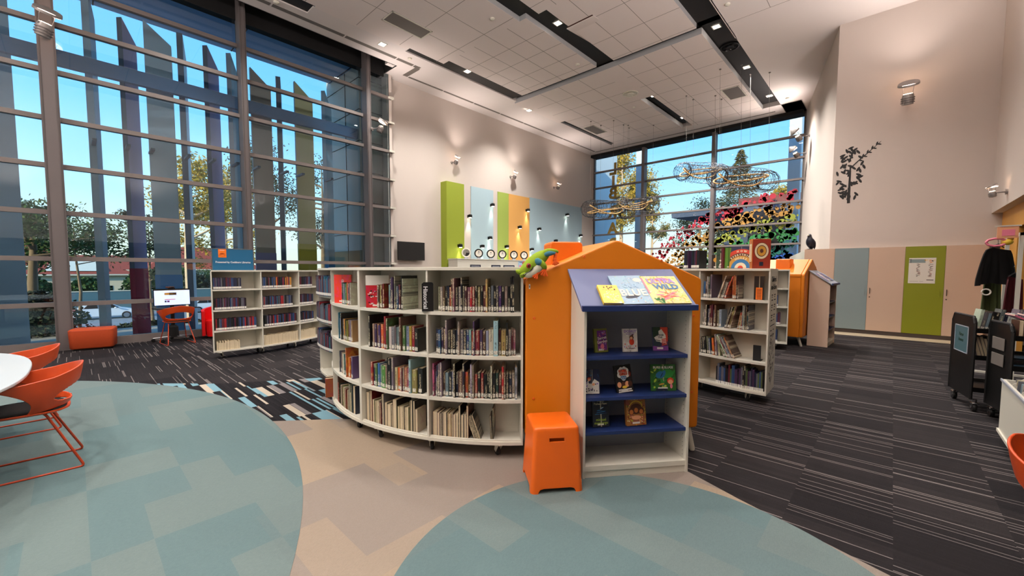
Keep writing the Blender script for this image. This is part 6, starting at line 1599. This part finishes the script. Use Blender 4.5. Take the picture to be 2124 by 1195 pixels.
# ---- trees
def tree(label, x, y, z0, h, crown, m_, bark='bark', group=None, name='tree', trunk_r=.16, n=2600, leaf=.16, seed=1, lean=(0, 0), branches=9, tmin=.35):
    rr = random.Random(seed); r = thing(name, label, 'tree', (x, y, z0), 0, group)
    b = MB(); tip = Vector((lean[0], lean[1], h * .86)); ctr = []
    path = [Vector((0, 0, 0)), Vector((lean[0] * .2 + rr.uniform(-.1, .1), lean[1] * .2, h * .3)), Vector((lean[0] * .6, lean[1] * .6 + rr.uniform(-.15, .15), h * .6)), tip]
    b.tube(path, [trunk_r, trunk_r * .8, trunk_r * .5, trunk_r * .12], bark, 8)
    for k_ in range(branches):
        t = rr.uniform(tmin, .92); p = path[1].lerp(path[3], (t - .3) / .7) if t > .3 else path[0]; a = rr.uniform(0, 2 * PI); rad = crown * rr.uniform(.5, 1.0) * (1.15 - abs(t - .6))
        e = p + Vector((rad * math.cos(a), rad * math.sin(a), h * rr.uniform(.05, .16))); mid = p.lerp(e, .5) + Vector((0, 0, -.1))
        b.tube([p, mid, e], [trunk_r * .4, trunk_r * .25, trunk_r * .08], bark, 6); ctr.append(e); ctr.append(p.lerp(e, .7))
    ctr.append(tip); b.build('trunk', r, smooth=60)
    b = MB(); vs = []; fs = []
    for k_ in range(n):
        c = rr.choice(ctr); s_ = crown * .36; p = c + Vector((rr.gauss(0, s_ * .5), rr.gauss(0, s_ * .5), rr.gauss(0, s_ * .38)))
        a = Vector((rr.uniform(-1, 1), rr.uniform(-1, 1), rr.uniform(-1, .6))).normalized() * leaf * rr.uniform(.6, 1.2); c2 = a.cross(Vector((rr.uniform(-1, 1), rr.uniform(-1, 1), rr.uniform(-1, 1)))).normalized() * leaf * .42
        i = len(vs); vs += [p - a * .5, p + c2 * .5, p + a * .5, p - c2 * .5]; fs.append((i, i + 1, i + 2, i + 3))
    b.add(vs, fs, m_); b.build('foliage', r)
    return r
def at(px, y):  # x of a sight line on the plane Y=y
    return P(px, 560, 'y', y).x
def atx(px, x): return P(px, 520, 'x', x).y
GL = 'trees across the road seen through the left window'
tree('bushy dark green tree filling the glass left of the wide mullion', at(72, 20), 20, -.45, 4.5, 1.35, 'leaf_green', n=3400, leaf=.16, seed=1, tmin=.45)
tree('dark green tree just right of the wide mullion above the car', at(158, 24), 24, -.85, 5.0, 1.9, 'leaf_green', n=3400, leaf=.17, seed=2, tmin=.55, trunk_r=.06)
tree('thin dark tree behind the computer screen', at(312, 30), 30, -1.4, 6.6, 1.0, 'leaf_dark', n=2400, leaf=.19, seed=3, trunk_r=.08)
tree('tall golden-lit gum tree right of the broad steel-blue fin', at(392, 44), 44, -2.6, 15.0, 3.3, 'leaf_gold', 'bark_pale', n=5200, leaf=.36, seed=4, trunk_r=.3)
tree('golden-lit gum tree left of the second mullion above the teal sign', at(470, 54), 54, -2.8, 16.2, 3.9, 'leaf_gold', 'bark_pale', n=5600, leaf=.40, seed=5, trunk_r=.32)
tree('dark open-crowned tree right of the second mullion', at(560, 30), 30, -1.4, 12.5, 2.6, 'leaf_dark', n=4200, leaf=.2, seed=6, trunk_r=.2)
tree('dark lacy tree right of the tan fin', at(672, 30), 30, -1.4, 12.0, 2.5, 'leaf_dark', n=3800, leaf=.2, seed=7, trunk_r=.2)
tree('low green tree far down the road behind the teal sign', at(405, 71), 71, -2.8, 6.0, 3.2, 'leaf_green', n=3200, leaf=.34, seed=8)
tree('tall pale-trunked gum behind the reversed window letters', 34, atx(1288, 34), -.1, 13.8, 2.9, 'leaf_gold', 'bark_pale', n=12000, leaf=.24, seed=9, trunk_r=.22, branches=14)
tree('slim gum just right of the left far-window mullion', 36, atx(1352, 36), -.1, 9.8, 1.2, 'leaf_pine', 'bark_pale', n=3600, leaf=.24, seed=10, trunk_r=.14)
def conifer(label, x, y, z0, h, w_, seed, m_='leaf_pine'):
    rr = random.Random(seed); r = thing('conifer', label, 'tree', (x, y, z0)); b = MB(); b.tube([(0, 0, 0), (0, 0, h)], [.25, .03], 'bark', 8); b.build('trunk', r)
    b = MB(); vs = []; fs = []
    for k_ in range(13000):
        t = rr.random() ** .7; zz = h * (1 - t * .85); rad = w_ * t * rr.uniform(.2, 1.0) * (.75 + .25 * math.sin(zz * 5)); a = rr.uniform(0, 2 * PI); p = Vector((rad * math.cos(a), rad * math.sin(a), zz - rad * .25))
        d = Vector((math.cos(a), math.sin(a), -.3)).normalized() * rr.uniform(.25, .5); s_ = d.cross(Vector((rr.uniform(-1, 1), rr.uniform(-1, 1), 1))).normalized() * .07; i = len(vs); vs += [p, p + d * .5 + s_, p + d, p + d * .5 - s_]; fs.append((i, i + 1, i + 2, i + 3))
    b.add(vs, fs, m_); b.build('foliage', r)
conifer('tall pointed conifer rising above the neighbouring roof', 60, atx(1530, 60), -.1, 17.4, 8.6, 11)
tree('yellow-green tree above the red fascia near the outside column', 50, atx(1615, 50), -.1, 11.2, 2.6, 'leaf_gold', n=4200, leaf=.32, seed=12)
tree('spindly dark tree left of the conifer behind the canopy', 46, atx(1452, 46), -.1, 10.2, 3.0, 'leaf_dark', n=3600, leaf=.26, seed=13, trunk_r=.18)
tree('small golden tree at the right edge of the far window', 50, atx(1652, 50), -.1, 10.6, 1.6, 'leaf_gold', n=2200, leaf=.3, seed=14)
# shrubs in the garden bed and hedges over the road
def shrub(label, x, y, z, rx, ry, rz_, m_, n, leaf, seed, group=None, name='shrub'):
    rr = random.Random(seed); r = thing(name, label, 'shrub', (x, y, z), 0, group); b = MB(); vs = []; fs = []
    for k_ in range(n):
        a = rr.uniform(0, 2 * PI); q = rr.uniform(.45, 1.0); el = rr.uniform(0, PI / 2); p = Vector((rx * q * math.cos(a) * math.cos(el), ry * q * math.sin(a) * math.cos(el), rz_ * q * math.sin(el) + .02))
        d = Vector((rr.uniform(-1, 1), rr.uniform(-1, 1), rr.uniform(-.4, 1))).normalized() * leaf; s_ = d.cross(Vector((rr.uniform(-1, 1), rr.uniform(-1, 1), rr.uniform(-1, 1)))).normalized() * leaf * .35; i = len(vs); vs += [p - d * .5, p + s_, p + d * .5, p - s_]; fs.append((i, i + 1, i + 2, i + 3))
    b.add(vs, fs, m_); b.build('leaves', r)
    b = MB()
    for k_ in range(5): a = k_ * 1.26; b.tube([(0, 0, 0), (rx * .5 * math.cos(a), ry * .5 * math.sin(a), rz_ * .6)], [.02, .008], 'bark', 5)
    b.build('stems', r); return r
shrub('silvery shrub close behind the glass at the lower left', at(80, 14.6), 14.9, -.1, .9, .6, 1.1, 'leaf_dark', 2600, .10, 21)
shrub('grey-green shrub at the far left edge behind the glass', at(12, 15.2), 15.4, -.1, .9, .6, .9, 'leaf_green', 2200, .11, 22)
shrub('low shrub in the garden bed just right of the wide mullion', at(200, 16.5), 16.5, -.3, 1.2, .6, .16, 'leaf_dark', 1600, .10, 23)
shrub('low shrub in the garden bed beneath the computer screen', at(330, 17.0), 17.0, -.3, 1.4, .7, .2, 'leaf_dark', 1600, .11, 24)
for i, (px, w_, h_, m_, lab) in enumerate(((60, 2.4, 3.6, 'leaf_green', 'clipped green hedge across the road behind the leftmost glass'), (178, 2.6, 3.4, 'leaf_green', 'clipped green hedge across the road behind the car'), (300, 2.6, 4.4, 'leaf_green', 'green hedge across the road left of the screen'), (398, 2.4, 4.0, 'leaf_dark', 'dark hedge across the road right of the screen'))):
    shrub(lab, at(px, 65), 65, -2.8, w_, 1.4, h_, m_, 4200, .42, 30 + i, name='hedge')
# houses over the road
def house(label, px, y, w_, d, hw, hr, roof='roof_red', solar=False):
    r = thing('house', label, 'house', (at(px, y), y, -2.8)); b = MB(); b.box(-w_ / 2, w_ / 2, 0, d, 0, hw, 'house_wall'); b.build('wall', r)
    o = .5; b = MB(); b.add([(-w_ / 2 - o, -o, hw), (w_ / 2 + o, -o, hw), (w_ / 2 + o, d + o, hw), (-w_ / 2 - o, d + o, hw), (-w_ / 4, d / 2, hw + hr), (w_ / 4, d / 2, hw + hr)], [(0, 1, 5, 4), (1, 2, 5), (2, 3, 4, 5), (3, 0, 4), (3, 2, 1, 0)], roof); b.build('roof', r)
    for k_ in (-.28, .25):
        b = MB(); b.box(w_ * k_ - .7, w_ * k_ + .7, -.03, 0, .9, 2.2, 'car_glass'); f = b.build('window', r); b = MB(); b.box(w_ * k_ - .03, w_ * k_ + .03, -.06, -.03, .9, 2.2, 'case_white'); b.build('glazing_bar', f)
    b = MB(); b.box(-w_ / 2 - o, w_ / 2 + o, -o - .08, -o, hw - .14, hw + .04, 'case_white'); b.build('gutter', r)
    if solar:
        b = MB(); b.add([(-w_ * .34, .2, hw + .45), (w_ * .30, .2, hw + .45), (w_ * .20, d * .42, hw + hr * .9), (-w_ * .22, d * .42, hw + hr * .9)], [(0, 1, 2, 3)], 'case_white'); b.build('pale_roof_sheet', r)
house('cream house with red tiled roof and a pale roof sheet above the car', 165, 76, 9, 10, 3.7, 2.6, solar=True)
house('cream house with red tiled roof between the slim fin and the maroon fin', 262, 90, 10, 9, 4.3, 2.4)
house('house with red tiled roof left of the teal sign', 432, 84, 15, 10, 4.4, 3.8)
house('house with red roof glimpsed left of the wide mullion', 30, 90, 12, 9, 4.8, 3.8)
mat('band_teal', (.30, .44, .50), .6)
# blue-grey upright band by the kerb on the far side
fc = thing('roadside_band', 'long teal upright band with a pale top edge across the road', 'fence'); b = MB(); b.box(-60, 100, 62.6, 62.66, -2.8, -.85, 'band_teal'); b.build('sheet_panel', fc); b = MB(); b.box(-60, 100, 62.55, 62.71, -.85, -.76, 'case_white'); b.build('top_edge', fc)
# the parked white hatchback
def carm(label, loc, rz):
    r = thing('car', label, 'car', loc, rz)
    prof_ = [(-2.05, .35), (-2.1, .62), (-2.02, .85), (-1.75, 1.02), (-1.35, 1.33), (-.9, 1.46), (-.1, 1.48), (.45, 1.38), (1.05, 1.02), (1.75, .86), (2.08, .68), (2.12, .42), (2.0, .25), (-1.95, .25)]
    b = MB(); n = len(prof_); Wd = .88
    def ins(z): return Wd - (.16 if z > 1.2 else .07 if z > .95 else .0)
    vs = [(x, -ins(z), z) for x, z in prof_] + [(x, ins(z), z) for x, z in prof_]; vs2 = [(x * .985, -ins(z) + .0, z) for x, z in prof_]
    b.add(vs, [tuple(range(n - 1, -1, -1)), tuple(range(n, 2 * n))] + [(i, (i + 1) % n, n + (i + 1) % n, n + i) for i in range(n)], 'car_paint'); b.build('body', r, bevel=.06, bseg=3, smooth=50)
    for s_ in (-1, 1):
        y = s_ * (Wd - .105)
        for pts in ([(-1.40, 1.0), (-1.12, 1.32), (-.55, 1.40), (-.50, 1.0)], [(-.44, 1.0), (-.48, 1.40), (.0, 1.40), (.42, 1.32), (.85, 1.0)]):
            b = MB(); b.extr([(x, y - .004 * s_, z) for x, z in pts], (0, .045 * s_ + s_ * .02, 0), 'car_glass'); b.build('side_window', r)
    for x in (-1.3, 1.32):
        for s_ in (-1, 1):
            b = MB(); b.M = Matrix.Translation((x, s_ * .80, .32)) @ Matrix.Rotation(PI / 2, 4, 'X'); b.lathe([(.2, -.10), (.31, -.10), (.325, -.07), (.325, .07), (.31, .10), (.2, .10)], 'black', 24); w_ = b.build('wheel', r, smooth=40)
            b = MB(); b.M = Matrix.Translation((x, s_ * .80, .32)) @ Matrix.Rotation(PI / 2, 4, 'X'); b.lathe([(.03, -.105), (.21, -.102), (.21, .102), (.03, .105)], 'chrome', 20); b.build('rim', w_, smooth=40)
    b = MB(); b.box(-2.10, -1.86, -.89, -.62, .80, .93, 'tail_red'); b.box(-2.10, -1.86, .62, .89, .80, .93, 'tail_red'); b.build('tail_light', r, bevel=.02)
    b = MB(); b.extr([(.42, -.70, 1.36), (.42, .70, 1.36), (1.0, .76, 1.03), (1.0, -.76, 1.03)], (.02, 0, .03), 'car_glass'); b.build('windscreen', r)
    b = MB(); b.ball((.62, -.98, 1.02), (.09, .10, .07), 'car_paint'); b.build('wing_mirror', r, smooth=60)
    return r
cp = P(219, 645, 'y', 52)
carm('white hatchback parked on the road outside the left window', (cp.x, 52, -2.9), 0.0)
carm('white car half hidden behind the fins left of the bookcase', (P(440, 645, 'y', 53).x, 53, -2.9), 0.0)
# ================================================================ LIGHT
W = bpy.data.worlds.new('sky'); S.world = W; W.use_nodes = True; nt = W.node_tree; nt.nodes.clear()
tc = N(nt, 'TexCoord'); sp = N(nt, 'SeparateXYZ'); nt.links.new(tc.outputs['Generated'], sp.inputs[0])
r = N(nt, 'ValToRGB'); nt.links.new(sp.outputs[2], r.inputs[0])
els = r.color_ramp.elements
els[0].position = 0.0; els[0].color = (*lin((.93, .92, .82)), 1)
els[1].position = 1.0; els[1].color = (*lin((.52, .70, .88)), 1)
for p, c in ((.06, (.90, .94, .88)), (.14, (.74, .90, .96)), (.28, (.52, .80, .98)), (.5, (.42, .73, .99)), (.62, (.50, .72, .93))):
    e = els.new(p); e.color = (*lin(c), 1)
bg = N(nt, 'Background'); bg.inputs[1].default_value = 1.55; nt.links.new(r.outputs[0], bg.inputs[0])
wo = N(nt, 'OutputWorld'); nt.links.new(bg.outputs[0], wo.inputs[0])
def light(kind, name, loc, energy, col=(1, .93, .86), size=.1, rot=None, tgt=None, **kw):
    l = bpy.data.lights.new(name, kind); l.energy = energy; l.color = col
    if kind == 'AREA': l.size = size
    elif kind != 'SUN': l.shadow_soft_size = size
    for k, v in kw.items(): setattr(l, k, v)
    o = bpy.data.objects.new(name, l); COL.objects.link(o); o.location = loc
    if tgt is not None: o.rotation_euler = (Vector(tgt) - Vector(loc)).to_track_quat('-Z', 'Y').to_euler()
    elif rot is not None: o.rotation_euler = rot
    return o
s = light('SUN', 'sun', (0, 0, 30), 8.0, (1, .76, .48)); s.data.angle = .01
s.rotation_euler = Vector((.93, .25, -.30)).to_track_quat('-Z', 'Y').to_euler()
DL = [(5.87, 10.19), (8.45, 6.33), (8.42, 9.74), (11.79, 10.13), (11.27, 3.5), (14.08, 3.48), (16.88, 3.42), (14.12, 6.3), (16.9, 6.24),
      (3.2, 6.5), (-1.2, 6.5), (3.6, 3.45), (-1.0, 3.4), (7.2, 3.5), (-4.5, 6.5), (-4.5, 3.4), (2.0, 9.8), (-2, 9.8), (5.5, .8), (.5, .6), (9, .8), (-3.5, .4)]  # this row: unseen spots added without fixtures to even the room's brightness
for i, (x, y) in enumerate(DL):
    light('SPOT', 'downlight_and_fill_beam', (x, y, CEIL - .10), 330 if y < 1 else 1200 if (x > 11 and y > 9) else 1900 if (x > 11 and y > 5) else 1000 if x > 11 else 800 if (x > 8 and y > 5) else 520, (1, .93, .86), .12, rot=(0, 0, 0), spot_size=math.radians(130), spot_blend=.9)
for x, y in ((10, -3.5), (6, -3.5), (2, -3.8), (-2, -3.8)):
    light('SPOT', 'downlight_and_fill_beam', (x, y, 2.68), 60, (1, .82, .62), .1, rot=(0, 0, 0), spot_size=math.radians(140), spot_blend=.9)
S.view_settings.view_transform = 'Standard'; S.view_settings.look = 'None'; S.view_settings.gamma = 1; S.view_settings.exposure = 0.0
S.view_settings.use_curve_mapping = False
cy = S.cycles
cy.max_bounces = 6; cy.diffuse_bounces = 4; cy.glossy_bounces = 3; cy.transparent_max_bounces = 12; cy.transmission_bounces = 3
cy.sample_clamp_indirect = 6; cy.use_adaptive_sampling = True; cy.adaptive_threshold = .02
try:
    cy.use_denoising = True; cy.denoiser = 'OPENIMAGEDENOISE'
except Exception: pass
cy.caustics_reflective = False; cy.caustics_refractive = False
for x, y, z, col_, e_ in LAMPS:
    light('SPOT', 'wall_lamp_beam', (x, y + .03, z), e_, col_, .03, tgt=(x, y + .12, z - 1.2), spot_size=math.radians(50), spot_blend=1.0)
for p, a in UPL:
    light('SPOT', 'uplight_and_fill_beam', tuple(p), 520 if p.x > 16.5 else 150, (1, .84, .76), .10, tgt=tuple(p + a), spot_size=math.radians(118), spot_blend=1.0)
# added upward fill spots without fixtures, beside and behind the viewer, brighten the ceiling
for x, y, a in ((-5.5, YR + .35, (0, .4, 1)), (-1.5, YR + .35, (0, .4, 1)), (2.5, YR + .35, (0, .4, 1)), (6.5, YR + .35, (0, .4, 1)), (10, YR + .35, (0, .4, 1)), (-6.6, 2, (.4, 0, 1)), (-6.6, 6, (.4, 0, 1)), (-6.6, 10, (.4, 0, 1))):
    light('SPOT', 'uplight_and_fill_beam', (x, y, 4.6), 1200 if x < 5 else 750 if x < 9 else 420, (1, .89, .84), .25, tgt=(x + a[0], y + a[1], 5.6), spot_size=math.radians(150), spot_blend=1.0)
